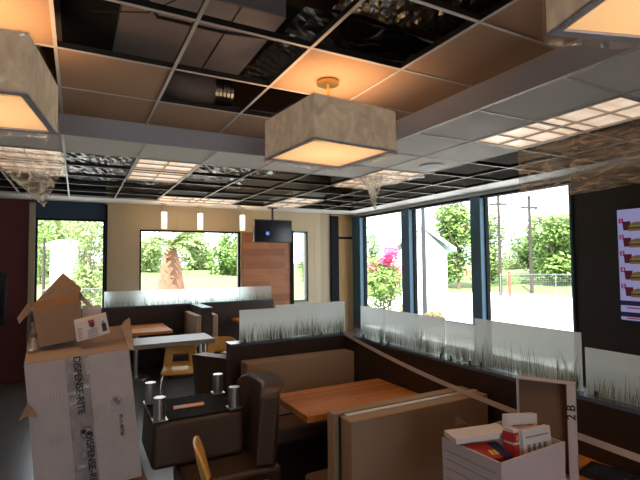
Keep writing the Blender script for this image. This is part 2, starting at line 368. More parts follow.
# upper ceiling: every cell with a tile except the opened ones
open_up = {(3,-3),(3,-4),(3,-5),(2,-2),(2,-3),(2,-4),(2,-5),(1,-2),(1,-4),(1,-5),(0,-6),(1,-6),(4,-2)}
for k in range(0, 9):
    for j in range(-10, 0):
        if (k, j) in open_up: continue
        tile(k, j, ZU, M['uptile'])
troffers = {}
low_tiles = {(-1,-1),(-1,-2),(-1,-3),(-1,-4),(-1,-5),(-1,-6),(-1,-7),(-2,-1),(-2,-2),(-1,0),(-2,-5),(-2,-6),(-3,-6),(-3,-7),(-2,-7),(-4,-7),(-4,-6)}
for (k, j) in low_tiles: tile(k, j, ZL, M['tile'])
for k in range(-1, 9): 
    if (k, 0) not in low_tiles and k >= 0: tile(k, 0, ZL, M['tile'])
for k in range(4, 9):
    for j in range(1, 6):
        if k == 4 and j in (1, 2): continue
        if k > 5: tile(k, j, ZL, M['tile'])
# ---- recessed troffer lights
lens = NT('troffer_lens'); b = lens.b
tc = lens.n('ShaderNodeTexCoord'); br = lens.n('ShaderNodeTexBrick'); lens.l(tc.outputs['Object'], br.inputs['Vector'])
br.offset = 0; br.inputs['Scale'].default_value = 1; br.inputs['Brick Width'].default_value = .15; br.inputs['Row Height'].default_value = .15; br.inputs['Mortar Size'].default_value = .03; br.inputs['Mortar Smooth'].default_value = 1
br.inputs['Color1'].default_value = (1, .70, .46, 1); br.inputs['Color2'].default_value = (1, .80, .60, 1); br.inputs['Mortar'].default_value = (.80, .56, .40, 1)
lens.l(br.outputs['Color'], b.inputs['Emission Color']); b.inputs['Emission Strength'].default_value = .78; b.inputs['Base Color'].default_value = (.6, .55, .5, 1); b.inputs['Roughness'].default_value = .4
def troffer(x0, x1, y0, y1, label):
    e = empty('troffer_light', ((x0+x1)/2, (y0+y1)/2, ZL), 0, label, 'ceiling light', 'recessed troffer lights in the lower ceiling')
    w, d = (x1-x0)/2-.006, (y1-y0)/2-.006
    f = MB()
    for a in ((-w, w, -d, -d+.02), (-w, w, d-.02, d), (-w, -w+.02, -d, d), (w-.02, w, -d, d)): f.box(*a, -.006, .09)
    f.build('frame', M['rail'], e)
    MB().box(-w+.02, w-.02, -d+.02, d-.02, .012, .02).build('lens', lens.m, e)
    lv = MB(); n = 2 if w < d else 5; mcount = 5 if w < d else 2
    for i in range(1, n): x = -w+2*w*i/n; lv.box(x-.003, x+.003, -d+.02, d-.02, -.004, .012)
    for i in range(1, mcount): y = -d+2*d*i/mcount; lv.box(-w+.02, w-.02, y-.003, y+.003, -.004, .012)
    lv.build('louver', M['rail'], e); return e
troffer(gx(-1), gx(-2), gy(-4), gy(-2), 'long lit troffer by the brown wall, at the upper right beside the crinkled film')
troffer(gx(-1), gx(-2), gy(0)+.02, gy(2), 'lit troffer with a narrow tail of plastic hanging towards the window')
troffer(gx(3), gx(2), gy(1), gy(3), 'lit troffer behind the middle hanging lamp, over the window with the palm')
troffer(gx(5), gx(4), gy(1), gy(3), 'lit troffer at far left with plastic sheet draped from its corner')
troffer(gx(2), gx(0), gy(5), gy(6), 'lit troffer farthest back, just in front of the three small cylinder lamps')
troffer(gx(-1), gx(-2), gy(4), gy(6), 'lit troffer between the black television and the blue window frame')
# ---- round ceiling speaker
sp = empty('ceiling_speaker', (gx(-1)+.36, gy(-1)+.27, ZL), 0, 'round white ceiling speaker grille set in a grey tile', 'ceiling speaker')
MB().cyl((0, 0, -.012), .13, .012, 28).build('rim', M['rail'], sp)
MB().cyl((0, 0, -.014), .105, .004, 28).build('grille', M['drywall'], sp)
# ---- things above the open upper grid
dp = empty('air_duct', (.6, 2.3, 3.12), 0, 'grey duct board box seen above the open ceiling grid', 'duct')
MB().box(-.78, .43, .0, .98, 0, .3).build('duct_body', M['duct'], dp, bevel=.01, seg=2)
MB().box(-.70, -.42, .1, .85, -.012, .0).build('access_panel', M['blackfab'], dp)
MB().box(.16, .165, .0, .98, -.006, 0).build('joint', M['black'], dp)
fd = empty('flexible_duct', (.93, 3.52, 3.08), 0, 'round insulated flexible duct with metal collar above the grid', 'duct')
MB().tube([(-.42, .02, .04), (-.2, 0, .02), (0, 0, .02)], [.11, .11, .10], 20).build('insulation_sleeve', M['duct'], fd, smooth=True)
cl = MB()
for i in range(5): cl.cyl((.0+i*.03, 0, .02), .10, .022, 20, axis='X')
cl.build('metal_collar', M['metal'], fd)
tag(MB().tube([(-.1, 1.6, 3.06), (.12, 2.0, 3.05), (.35, 2.42, 3.02), (.7, 2.42, 3.02), (1.1, 2.36, 3.03), (1.6, 2.34, 3.05), (2.2, 2.3, 3.08)], .010, 8).build('cable', M['black'], smooth=True), 'thick black cable drooping across the open upper ceiling cells', 'cable')
tag(MB().tube([(.05, 2.55, 3.04), (.3, 2.40, 3.02), (.42, 2.24, 3.04), (.5, 2.1, 3.06)], .004, 6).build('wire', M['black'], smooth=True), 'thin black wire crossing under the duct board by the dark panel', 'cable')
def crinkle(x0, x1, y0, y1, z, amp, seed, nx=40, ny=40):
    rnd = random.Random(seed); ph = [(rnd.uniform(2, 14), rnd.uniform(2, 14), rnd.uniform(0, 6)) for _ in range(8)]
    def fn(u, v):
        x, y = x0+(x1-x0)*u, y0+(y1-y0)*v
        h = sum(math.sin(a*x+b*y+c)/(1+.15*(a+b)) for a, b, c in ph)
        return (x, y, z+amp*h*.5+rnd.uniform(-.2, .2)*amp)
    return MB().grid(nx, ny, fn)
tag(crinkle(-.5, 2.2, 4.75, 7.6, 2.98, .05, 3, 60, 60).build('plastic_sheeting', M['foil']), 'crinkled shiny black sheeting lying above the back ceiling grid', 'plastic sheeting')
tag(crinkle(1.15, 2.3, .6, 2.0, 3.08, .05, 5, 40, 40).build('plastic_sheeting', M['foil']), 'glossy dark crinkled sheeting above the open cells at the top of the raised ceiling', 'plastic sheeting')
tag(crinkle(1.1, 2.3, 2.2, 3.3, 3.16, .03, 8, 30, 30).build('plastic_sheeting', M['foil']), 'dark sheeting behind the metal collar above the middle hanging lamp', 'plastic sheeting')
# white crumpled bits of wrap lying over the back grid
wr_pos = [(.25, 4.9, 'white crumpled wrap in the open cell nearest the left window'), (.85, 4.85, 'white crumpled wrap in the open cell left of the lit troffer'), (2.0, 5.2, 'white crumpled wrap above the grid right behind the middle lamp'), (1.95, 6.3, 'white crumpled wrap above the grid beside the television')]
for i, (x, y, lab) in enumerate(wr_pos):
    rnd = random.Random(20+i)
    o = MB().grid(14, 8, lambda u, v: (.19*math.cos(2*PI*u)*math.sin(PI*v)*(1+rnd.uniform(-.3, .3)), .13*math.sin(2*PI*u)*math.sin(PI*v)*(1+rnd.uniform(-.3, .3)), .05*math.cos(PI*v)+rnd.uniform(-.02, .02))).build('crumpled_wrap', M['sheet'], loc=(x, y, 2.86))
    tag(o, lab, 'plastic wrap')

# ------------------------------------------------------------------ hanging square lamps
def shade_mat():
    k = NT('pleated_cream_shade'); b = k.b
    tc = k.n('ShaderNodeTexCoord'); wv = k.n('ShaderNodeTexWave', Scale=9.0, Distortion=.3); wv.bands_direction = 'DIAGONAL'
    mp = k.n('ShaderNodeMapping'); mp.inputs['Scale'].default_value = (1, 1, .02); k.l(tc.outputs['Object'], mp.inputs[0]); k.l(mp.outputs[0], wv.inputs['Vector'])
    mx = k.n('ShaderNodeMix', data_type='RGBA'); k.l(wv.outputs['Fac'], mx.inputs['Factor']); mx.inputs['A'].default_value = (.56, .42, .28, 1); mx.inputs['B'].default_value = (.59, .45, .31, 1)
    k.l(mx.outputs['Result'], b.inputs['Base Color']); k.l(mx.outputs['Result'], b.inputs['Emission Color']); b.inputs['Emission Strength'].default_value = .30; b.inputs['Roughness'].default_value = .7
    return k.m
M['shade'] = shade_mat()
def diff_mat():
    k = NT('lit_lamp_diffuser'); b = k.b
    tc = k.n('ShaderNodeTexCoord'); ln = k.n('ShaderNodeVectorMath', operation='LENGTH'); k.l(tc.outputs['Object'], ln.inputs[0])
    mr = k.n('ShaderNodeMapRange'); mr.inputs['From Min'].default_value = .02; mr.inputs['From Max'].default_value = .38; mr.inputs['To Min'].default_value = 1.35; mr.inputs['To Max'].default_value = .72
    k.l(ln.outputs['Value'], mr.inputs['Value']); k.l(mr.outputs[0], b.inputs['Emission Strength'])
    b.inputs['Emission Color'].default_value = (1, .53, .20, 1); b.inputs['Base Color'].default_value = (.7, .6, .45, 1); return k.m
M['diff'] = diff_mat()
def big_lamp(x, y, rz, label):
    zb, h, s_ = 2.41, .26, .30
    e = empty('pendant_lamp', (x, y, zb), rz, label, 'pendant lamp', 'square hanging lamps wrapped in clear plastic')
    sh = MB(); t = .006
    for (a, b_, c, d) in ((-s_, s_, -s_, -s_+t), (-s_, s_, s_-t, s_), (-s_, -s_+t, -s_+t, s_-t), (s_-t, s_, -s_+t, s_-t)): sh.box(a, b_, c, d, .015, h)
    sh.build('lamp_shade', M['shade'], e)
    MB().box(-s_+.03, s_-.03, -s_+.03, s_-.03, .018, .024).build('diffuser', M['diff'], e)
    rim = MB()
    for (a, b_, c, d) in ((-s_, s_, -s_, -s_+.03), (-s_, s_, s_-.03, s_), (-s_, -s_+.03, -s_+.03, s_-.03), (s_-.03, s_, -s_+.03, s_-.03)): rim.box(a, b_, c, d, .008, .016)
    rim.build('bottom_rim', M['fascia'], e)
    MB().cyl((0, 0, h-.05), .008, ZU-zb-h+.05, 10).build('stem', M['brass'], e, smooth=True)
    can = MB().cyl((0, 0, ZU-zb-.022), .072, .012, 32).cyl((0, 0, ZU-zb-.012), .062, .012, 32); can.build('ceiling_canopy', M['brass'], e)
    rnd = random.Random(int(x*100)+5)
    def wf(u, v):   # plastic skin round the four sides, a little loose, tucked under the rim
        per = u*4; k = int(per) % 4; f = per-int(per) if u < 1 else 0.0
        q = s_+.008
        cs = [(-q, -q), (q, -q), (q, q), (-q, q)]
        p0, p1 = cs[k], cs[(k+1) % 4]
        X, Y = p0[0]+(p1[0]-p0[0])*f, p0[1]+(p1[1]-p0[1])*f
        edge = abs(f-.5)*2
        out = (1-edge**4)*rnd.uniform(0, .010)
        z = -.006+(h+.010)*v
        sgn = 1+(out)/q
        if v < .08: z -= rnd.uniform(0, .010)
        return (X*sgn, Y*sgn, z)
    MB().grid(40, 8, wf).build('plastic_wrap', M['wrap'], e)
    li = bpy.data.lights.new('lamp_bulb', 'AREA'); li.shape = 'SQUARE'; li.size = .5; li.energy = 4.5; li.color = (1, .62, .32)
    lo = bpy.data.objects.new('lamp_bulb', li); C.objects.link(lo); lo.parent = e; lo.location = (0, 0, h-.06); lo.rotation_euler = (PI, 0, 0)
    l2 = bpy.data.lights.new('lamp_bulb', 'AREA'); l2.shape = 'SQUARE'; l2.size = .5; l2.energy = 5; l2.color = (1, .66, .38)
    lo = bpy.data.objects.new('lamp_bulb', l2); C.objects.link(lo); lo.parent = e; lo.location = (0, 0, .004)
    return e
big_lamp(1.405, 2.50, R_(5), 'square plastic-wrapped lamp hanging in the middle from a round brass canopy')
big_lamp(-.44, 2.45, R_(-8), 'square plastic-wrapped lamp cut by the left edge of the photo')
big_lamp(1.437, .48, R_(-18), 'square plastic-wrapped lamp at the top right corner of the photo')
# ------------------------------------------------------------------ three small cylinder lamps
cylm = NT('frosted_cylinder_glow'); b = cylm.b
tc = cylm.n('ShaderNodeTexCoord'); spx = cylm.n('ShaderNodeSeparateXYZ'); cylm.l(tc.outputs['Object'], spx.inputs[0])
mr = cylm.n('ShaderNodeMapRange'); mr.inputs['From Min'].default_value = 0; mr.inputs['From Max'].default_value = .3; mr.inputs['To Min'].default_value = .9; mr.inputs['To Max'].default_value = 2.2
cylm.l(spx.outputs[2], mr.inputs['Value']); cylm.l(mr.outputs[0], b.inputs['Emission Strength']); b.inputs['Emission Color'].default_value = (1, .72, .42, 1); b.inputs['Base Color'].default_value = (.8, .7, .6, 1)
for x, lab in ((1.27, 'left of the three small glowing cylinder lamps above the palm window'), (1.87, 'middle one of the three small glowing cylinder lamps above the palm window'), (2.63, 'right of the three small glowing cylinder lamps, nearest the television')):
    e = empty('cylinder_lamp', (x, 7.9, 2.32), 0, lab, 'pendant lamp', 'small cylinder lamps before the back wall')
    MB().cyl((0, 0, 0), .047, .28, 24).build('glass_shade', cylm.m, e, smooth=False)
    MB().cyl((0, 0, .28), .008, ZL-2.32-.30, 8).build('stem', M['steel'], e)
    MB().cyl((0, 0, ZL-2.32-.02), .05, .02, 20).build('ceiling_canopy', M['steel'], e)
    li = bpy.data.lights.new('lamp_bulb', 'POINT'); li.energy = 3.0; li.color = (1, .62, .30); li.shadow_soft_size = .05
    lo = bpy.data.objects.new('lamp_bulb', li); C.objects.link(lo); lo.parent = e; lo.location = (0, -.1, .14)
# sprinkler
e = empty('sprinkler_head', (2.50, 7.72, ZL), 0, 'small white fire sprinkler head under the ceiling near the right cylinder lamp', 'sprinkler')
MB().cyl((0, 0, -.012), .05, .012, 20).build('escutcheon', M['rail'], e)
MB().cyl((0, 0, -.07), .012, .06, 10).build('pipe_stub', M['rail'], e)
MB().cyl((0, 0, -.078), .035, .008, 12).build('deflector', M['steel'], e)

# ------------------------------------------------------------------ television
e = empty('television', (3.15, 7.72, 2.10), R_(2), 'black flat television hung from the ceiling before the wood cladding', 'television')
MB().box(-.375, .375, -.03, .03, 0, .42).build('casing', M['black'], e, bevel=.006, seg=2)
MB().box(-.355, .355, -.034, -.029, .02, .40).build('screen', mat('dark_screen', (.008, .008, .012), .15, noise=(.1, 5)), e)
MB().box(-.015, .015, .0, .03, .40, ZL-2.10).build('ceiling_pole', M['black'], e)
MB().box(-.08, .08, -.03, .06, ZL-2.10-.015, ZL-2.10).build('mounting_plate', M['black'], e)
MB().box(-.155, -.085, -.0365, -.034, .13, .20).build('input_icon', emis('blue_screen_icon', (.10, .22, .75), .7), e)
MB().box(-.135, -.105, -.038, -.0365, .15, .18).build('icon_mark', emis('pale_screen_icon', (.6, .7, .9), .8), e)
# dark screen on the red wall
e = empty('wall_screen', (-1.35, YB-.06, .84), 0, 'dark wall-mounted screen on the red wall at the left edge', 'screen')
MB().box(-.45, .43, 0, .06, 0, .80).build('casing', M['black'], e, bevel=.006, seg=2)
MB().box(-.43, .41, -.004, 0, .02, .78).build('screen', MATS['dark_screen'], e)

# ------------------------------------------------------------------ menu board on the brown wall
e = empty('menu_board', (XR-.07, 2.46, 1.04), 0, 'tall lit menu board of five numbered meals on the brown wall', 'menu board')
MB().box(0, .07, -.42, .42, 0, 1.28).build('casing', M['black'], e)
white = emis('menu_glow', (.36, .34, .60), .62); mred = emis('menu_red', (.35, .02, .06), .5); mdark = emis('menu_dark', (.03, .025, .06), .5)
bun = emis('menu_bun', (.28, .16, .08), .40); greenm = emis('menu_lettuce', (.12, .22, .03), .5); patty = emis('menu_patty', (.12, .04, .015), .5); cup = emis('menu_cup', (.10, .02, .03), .5)
MB().box(-.003, 0, -.36, .36, .05, 1.23).build('screen', white, e)
def panel(y0, y1, z0, z1, name, mm, d=.0045): return MB().box(-d, -.003, y0, y1, z0, z1).build(name, mm, e)
panel(-.36, .09, 1.17, 1.23, 'heading_band', mred)
for i in range(5):
    z = 1.135-i*.175
    panel(.30, .345, z-.05, z, 'number_plate', mred)
    text_mesh(str(i+1), .05, 'number', white, e, frame_mat((-.006, .322, z-.026), (0, -1, 0), (0, 0, 1)))
    # drink cup and sandwich picture
    MB().quad((-.0046, .30, z-.13), (-.0046, .235, z-.13), (-.0046, .225, z-.035), (-.0046, .31, z-.035)).build('cup_picture', cup, e)
    pts = [(-.0052, .165+.075*math.cos(PI*k/10), z-.085+.04*math.sin(PI*k/10)) for k in range(11)]
    MB().quad(*pts).build('bun_picture', bun, e)
    panel(.085, .25, z-.10, z-.087, 'lettuce_picture', greenm, .005); panel(.09, .245, z-.115, z-.10, 'patty_picture', patty, .005); panel(.085, .25, z-.14, z-.115, 'bun_picture', bun, .005)
    for q in range(2): panel(-.30, .06-.05*q, z-.04-.03*q, z-.025-.03*q, 'caption_line', mdark)
for z in (.225, .105): panel(-.36, .36, z-.02, z+.03, 'dark_band', mdark)
for z in (.18, .07):
    panel(-.30, .30, z-.006, z+.006, 'caption_line', mred)

# ------------------------------------------------------------------ half walls
def half_wall(segs, label, caps=True, z=1.05):
    xs = [v for s_ in segs for v in s_[:2]]; ys = [v for s_ in segs for v in s_[2:]]
    e = empty('half_wall', ((min(xs)+max(xs))/2, (min(ys)+max(ys))/2, 0), 0, label, 'half wall')
    ox, oy = e.location.x, e.location.y; b = MB(); c = MB()
    for (x0, x1, y0, y1) in segs:
        b.box(x0-ox, x1-ox, y0-oy, y1-oy, 0, z-.02); c.box(x0-ox-.006, x1-ox+.006, y0-oy-.006, y1-oy+.006, z-.02, z)
    b.build('panel_body', M['darkwood'], e); c.build('top_cap', M['capd'], e); return e
M['capd'] = mat('dark_cap_laminate', (.07, .10, .14), .22, 0, noise=(.1, 20), spec=.9)
M['capw'] = M['capd']
half_wall([(1.16, 2.27, 3.79, 3.93), (2.27, 2.42, -.6, 3.93)], 'dark L-shaped half wall around the booths with glass panels on top')
half_wall([(-.6, 3.28, 8.02, 8.17), (1.72, 1.87, 7.12, 8.014)], 'dark half wall below the back windows with a short wing towards the room')
# glass dividers with printed grass
def divider(p0, p1, h, label, seed, dens=95):
    p0 = Vector((*p0, 1.05)); p1 = Vector((*p1, 1.05)); d = p1-p0; L = d.length; ang = math.atan2(d.y, d.x)
    e = empty('glass_divider', p0, ang, label, 'glass divider', 'frosted glass panels with grass print')
    MB().box(.002, L-.002, -.004, .004, 0.0, h).build('pane', M['frost'], e)
    rnd = random.Random(seed); g = MB()
    for i in range(int(L*dens*2.4)):
        x = rnd.uniform(.004, L-.012); big = rnd.random()
        hh = (rnd.uniform(.05, .13) if big < .7 else rnd.uniform(.12, .20))*h/.28
        lean = rnd.gauss(0, .16)*hh; w = rnd.uniform(.0015, .0042)
        x1 = min(max(x+lean*.4, .003), L-.006); x2 = min(max(x+lean, .003), L-.006)
        for y in (-.0048, .0048):
            g.quad((x, y, .004), (x+w, y, .004), (x1+w*.8, y, hh*.55), (x1, y, hh*.55)); g.quad((x1, y, hh*.55), (x1+w*.8, y, hh*.55), (x2+w*.2, y, hh))
    gp = g.build('grass_print', M['grass'], e); gp['kind'] = 'stuff'
    for x in (.05, L-.05): MB().box(x-.006, x+.006, -.009, .009, 0, .022).build('clamp', M['black'], e)
    return e
YD = 3.86
divider((1.255, YD), (1.60, YD), .275, 'leftmost grass-print glass panel on the front half wall, its left edge free', 1)
divider((1.60, YD+.012), (2.03, YD+.012), .30, 'taller middle grass-print glass panel on the front half wall', 2)
divider((2.03, YD+.024), (2.345, YD+.024), .30, 'grass-print glass panel at the corner end of the front half wall', 3)
XD = 2.33
divider((XD, 3.57), (XD, 3.20), .28, 'narrow grass-print glass panel nearest the corner on the long side half wall', 4)
divider((XD, 3.195), (XD, 2.47), .28, 'wide grass-print glass panel before the middle window post', 5)
divider((XD, 2.465), (XD, 2.19), .262, 'lower narrow grass-print glass panel with a blue top edge', 6)
divider((XD+.012, 2.205), (XD+.012, 1.48), .305, 'widest and tallest grass-print glass panel below the rightmost window', 7)
divider((XD, 1.455), (XD, .85), .235, 'low grass-print glass panel before the brown wall at the right edge', 8)
YD2 = 8.09
for i, (a, b_) in enumerate(((.385, 1.08), (1.085, 1.81), (1.815, 2.64), (2.645, 3.26))):
    divider((a, YD2), (b_, YD2), .245, ('grass-print glass panel at the left end of the back half wall', 'grass-print glass panel under the palm trunk', 'grass-print glass panel under the right part of the palm window', 'grass-print glass panel before the wood cladding under the television')[i], 20+i, 45)
MB().box(XD-.006, XD+.006, 2.19, 2.465, 1.312, 1.316).build('glass_divider_edge', mat('blue_edge', (.03, .12, .35), .3, noise=(.1, 9)), [o for o in bpy.data.objects if o.get('label', '').startswith('lower narrow')][0])
_o = bpy.data.objects['glass_divider_edge']; _o.name = 'blue_edge_strip'; _p = _o.parent; _o.matrix_parent_inverse = (Matrix.Translation(_p.location) @ _p.rotation_euler.to_matrix().to_4x4()).inverted()

# ------------------------------------------------------------------ booth tables
def table(cx, cy, w, d, label, th=.045, z=.755, mm='table', rz=0):
    e = empty('booth_table', (cx, cy, 0), rz, label, 'table')
    MB().box(-w/2, w/2, -d/2, d/2, z-th, z).build('tabletop', M[mm], e, bevel=.006, seg=2)
    MB().cyl((0, 0, .02), .035, z-th-.02, 20).build('pedestal', M['steel'], e, smooth=False)
    MB().cyl((0, 0, 0), .21, .02, 28, .19).build('base_plate', M['steel'], e); return e
table(1.785, 2.925, .95, .56, 'orange-brown strip wood booth table by the front half wall')
table(1.76, 1.19, 1.0, .60, 'wooden booth table under the white file box at lower right')
table(.80, 7.48, .92, .96, 'wooden booth table behind the pale long table at left')
table(2.75, 7.55, .62, .8, 'wooden booth table right of the wing of the back half wall')
# ------------------------------------------------------------------ booth benches
def pad(mb, x0, x1, y0, y1, z0, z1): return mb.box(x0, x1, y0, y1, z0, z1)
e = empty('booth_bench', (1.74, 3.55, 0), 0, 'tan booth bench against the front half wall behind the wooden table', 'bench')
MB().box(-.51, .52, .03, .20, .46, .915).build('backrest', M['vinyl'], e, bevel=.008)
MB().box(-.51, .52, -.28, .03, .34, .46).build('seat', M['vinyl_d'], e, bevel=.03)
MB().box(-.52, .50, -.24, .22, 0, .34).build('base', M['darkwood'], e)
e = empty('double_booth_bench', (1.74, 2.13, 0), 0, 'tan back-to-back booth bench in the foreground with a metal-capped top', 'bench')
MB().box(-.51, .50, .035, .11, .43, .918).build('backrest', M['vinyl'], e, bevel=.006)
MB().box(-.49, .50, -.11, -.005, .43, .918).build('backrest', M['vinyl'], e, bevel=.006)
MB().box(-.48, .50, -.004, .034, 0, .905).build('centre_panel', M['black'], e)
MB().box(-.46, .50, -.03, .006, .914, .922).build('metal_cap', M['alu'], e)
MB().box(-.50, .50, .111, .44, .34, .45).build('seat', M['vinyl_d'], e, bevel=.03)
MB().box(-.50, .50, -.52, -.111, .34, .45).build('seat', M['vinyl_d'], e, bevel=.03)
MB().box(-.47, .48, .04, .40, 0, .34).box(-.47, .48, -.48, -.01, 0, .34).build('base', M['darkwood'], e)
def side_bench(x, y, face, label):   # bench whose back stands along y; face=-1 seat on the -x side
    e = empty('booth_bench', (x, y, 0), 0, label, 'bench')
    s_ = face
    a = MB(); x0, x1 = sorted((0, -s_*.09)); a.box(x0, x1, -.42, .42, .45, .93); a.build('backrest', M['vinyl'], e, bevel=.015)
    a = MB(); x0, x1 = sorted((s_*.002, s_*.40)); a.box(x0, x1, -.42, .42, .34, .45); a.build('seat', M['vinyl_d'], e, bevel=.02)
    a = MB(); x0, x1 = sorted((-s_*.08, s_*.36)); a.box(x0, x1, -.40, .40, 0, .34); a.build('base', M['darkwood'], e)
side_bench(1.62, 7.54, -1, 'tan booth bench on the left side of the back half wall wing')
side_bench(1.97, 7.54, 1, 'tan booth bench on the right side of the back half wall wing')
# ------------------------------------------------------------------ pale long table with steel posts
e = empty('long_table', (.85, 6.0, 0), R_(0), 'pale laminate long table behind the big white carton', 'table')
MB().box(-.75, .70, -.27, .27, .735, .79).build('tabletop', M['palew'], e, bevel=.004, seg=1)
for x, y in ((.60, -.12), (.60, .12), (-.55, -.2), (-.55, .2)): MB().cyl((x, y, 0), .022, .735, 14).build('leg', M['steel'], e)
# ------------------------------------------------------------------ bent ply chairs
def ply_chair(x, y, rz, label, slot=True, top=1.0):
    e = empty('ply_chair', (x, y, 0), rz, label, 'chair', 'yellow bent plywood chairs')
    prof = [(-.22, .425), (-.205, .445), (-.15, .455), (-.05, .450), (.05, .445), (.12, .447), (.165, .462), (.195, .495), (.21, .54), (.222, .58), (.233, .62), (.243, .66), (.252, .70), (.262, .745), (.27, .785), (.273, .80)]
    prof = [(a, b if b < .5 else .5+(b-.5)*top) for a, b in prof]; n = len(prof)-1; NU = 12
    def fn(u, v):
        q = v*n; i = min(int(q), n-1); f = q-i
        Y = prof[i][0]*(1-f)+prof[i+1][0]*f; Z = prof[i][1]*(1-f)+prof[i+1][1]*f
        w = .205
        if i >= 7: w = .205-.02*min(1, (Z-.5)/.15)
        t = abs(u-.5)*2
        if Z > .70: Z -= (t**5)*.05*(Z-.70)/.10
        if i < 2: Y += (t**4)*.03
        curve = (.5-abs(u-.5))*.0
        Y += -.035*t*t if Z > .5 else 0
        return ((u-.5)*2*w, Y, Z)
    MB().grid(NU, n, fn, (lambda a, b_: 3 <= a < 9 and b_ in (7, 8, 9)) if slot else None).build('seat_shell', M['ply'], e, smooth=True, solid=.013)
    fr = MB(); 
    for s_ in (-1, 1):
        fr.tube([(s_*.17, -.16, .438), (s_*.17, .15, .43)], .009, 8)
    fr.tube([(-.17, -.1, .43), (.17, -.1, .43)], .009, 8).tube([(-.17, .12, .43), (.17, .12, .43)], .009, 8)
    fr.build('seat_frame', M['chrome'], e, smooth=True)
    for s_ in (-1, 1):
        MB().tube([(s_*.17, -.15, .432), (s_*.19, -.20, .41), (s_*.205, -.225, .30), (s_*.215, -.235, 0)], .0105, 8).build('leg', M['chrome'], e, smooth=True)
        MB().tube([(s_*.17, .14, .432), (s_*.19, .17, .38), (s_*.21, .23, 0)], .0105, 8).build('leg', M['chrome'], e, smooth=True)
    return e
ply_chair(1.13, 5.80, R_(-14), 'yellow plywood chair facing the camera under the pale long table', top=.74)
ply_chair(1.55, 5.52, R_(-20), 'yellow plywood chair at the right end of the pale long table')
ply_chair(2.10, 6.45, R_(-150), 'yellow plywood chair farthest back, half hidden by the front half wall')
ply_chair(.82, 2.40, R_(80), 'plywood chair nearest the camera seen edge-on at the bottom')
# ------------------------------------------------------------------ leather lounge chairs
def lounge(loc, rot, label, tagc=False, bh=.44):
    e = empty('lounge_chair', loc, 0, label, 'chair', 'brown leather lounge chairs'); e.rotation_euler = rot
    b = MB().hexa([(-.245, -.285, .15), (.245, -.285, .15), (.245, .30, .15), (-.245, .30, .15), (-.26, -.30, .44), (.26, -.30, .44), (.26, .30, .44), (-.26, .30, .44)])
    b.build('seat', M['leather'], e, bevel=.035, seg=4)
    def bf(u, v):
        t = (u-.5)*2; z = .445+bh*v
        return (t*(.255+.005*v), .185+.035*v - .07*abs(t)**3, z)
    back = MB(); nu, nv = 14, 8
    for side in (0, 1):
        back.grid(nu, nv, (lambda u, v, s_=side: (lambda p: (p[0]*(1 if s_ else .97), p[1]+(.13 if s_ else 0), p[2]-.06*(abs((u-.5)*2)**6)*(v)))(bf(u, v))))
    o = (nu+1)*(nv+1)
    idx = lambda a, b_, s_: s_*o+a*(nv+1)+b_
    for a in range(nu):
        back.f.append((idx(a, nv, 0), idx(a+1, nv, 0), idx(a+1, nv, 1), idx(a, nv, 1))); back.f.append((idx(a, 0, 1), idx(a+1, 0, 1), idx(a+1, 0, 0), idx(a, 0, 0)))
    for b_ in range(nv):
        back.f.append((idx(0, b_, 0), idx(0, b_+1, 0), idx(0, b_+1, 1), idx(0, b_, 1))); back.f.append((idx(nu, b_, 1), idx(nu, b_+1, 1), idx(nu, b_+1, 0), idx(nu, b_, 0)))
    back.build('backrest', M['leather'], e, smooth=True, bevel=.022, seg=3)
    MB().box(-.235, .235, -.275, .285, .143, .151).build('dust_cover', M['blackfab'], e)
    for sx in (-1, 1):
        for sy in (-1, 1):
            l = MB().cyl((sx*.205, sy*.245, 0), .038, .135, 24).build('leg', M['steel'], e, bevel=.002, seg=2)
            MB().box(sx*.205-.045, sx*.205+.045, sy*.245-.045, sy*.245+.045, .135, .143).build('mounting_plate', M['steel'], l)
    if tagc:
        t = MB().hexa([(-.05, -.13, .1370), (.02, -.12, .1370), (.02, .09, .1370), (-.05, .08, .1370), (-.05, -.13, .1415), (.02, -.12, .1415), (.02, .09, .1415), (-.05, .08, .1415)]).build('orange_tag', M['orangep'], e)
        tag(t, 'orange paper tag')
        MB().box(-.045, .015, -.115, -.04, .1362, .137).build('tag_print', M['paper'], t)
    return e
lounge((.885, 3.02, 0), (0, 0, R_(-90)), 'upright brown leather chair with the upturned chair stacked on its seat', bh=.50)
lounge((.72, 3.29, .888), (PI, 0, R_(90)), 'upturned brown leather chair with four steel legs pointing up', True)
lounge((1.37, 4.42, 0), (0, 0, R_(122)), 'brown leather chair standing behind the upturned chair')

# ------------------------------------------------------------------ cartons at left
def hexbox(front, depth, m, name='carton_body', parent=None, dz=(0, 0), inset=0):
    pass
# lower brown carton
lowc = empty('carton', (.10, 3.15, 0), R_(2), 'plain brown carton at floor level under the big white carton', 'box')
MB().box(-.30, .28, -.27, .24, 0, .455).build('carton_body', M['card'], lowc, bevel=.004, seg=1)
MB().box(-.06, .03, -.273, .243, .4555, .4575).build('tape', M['packtape'], lowc)
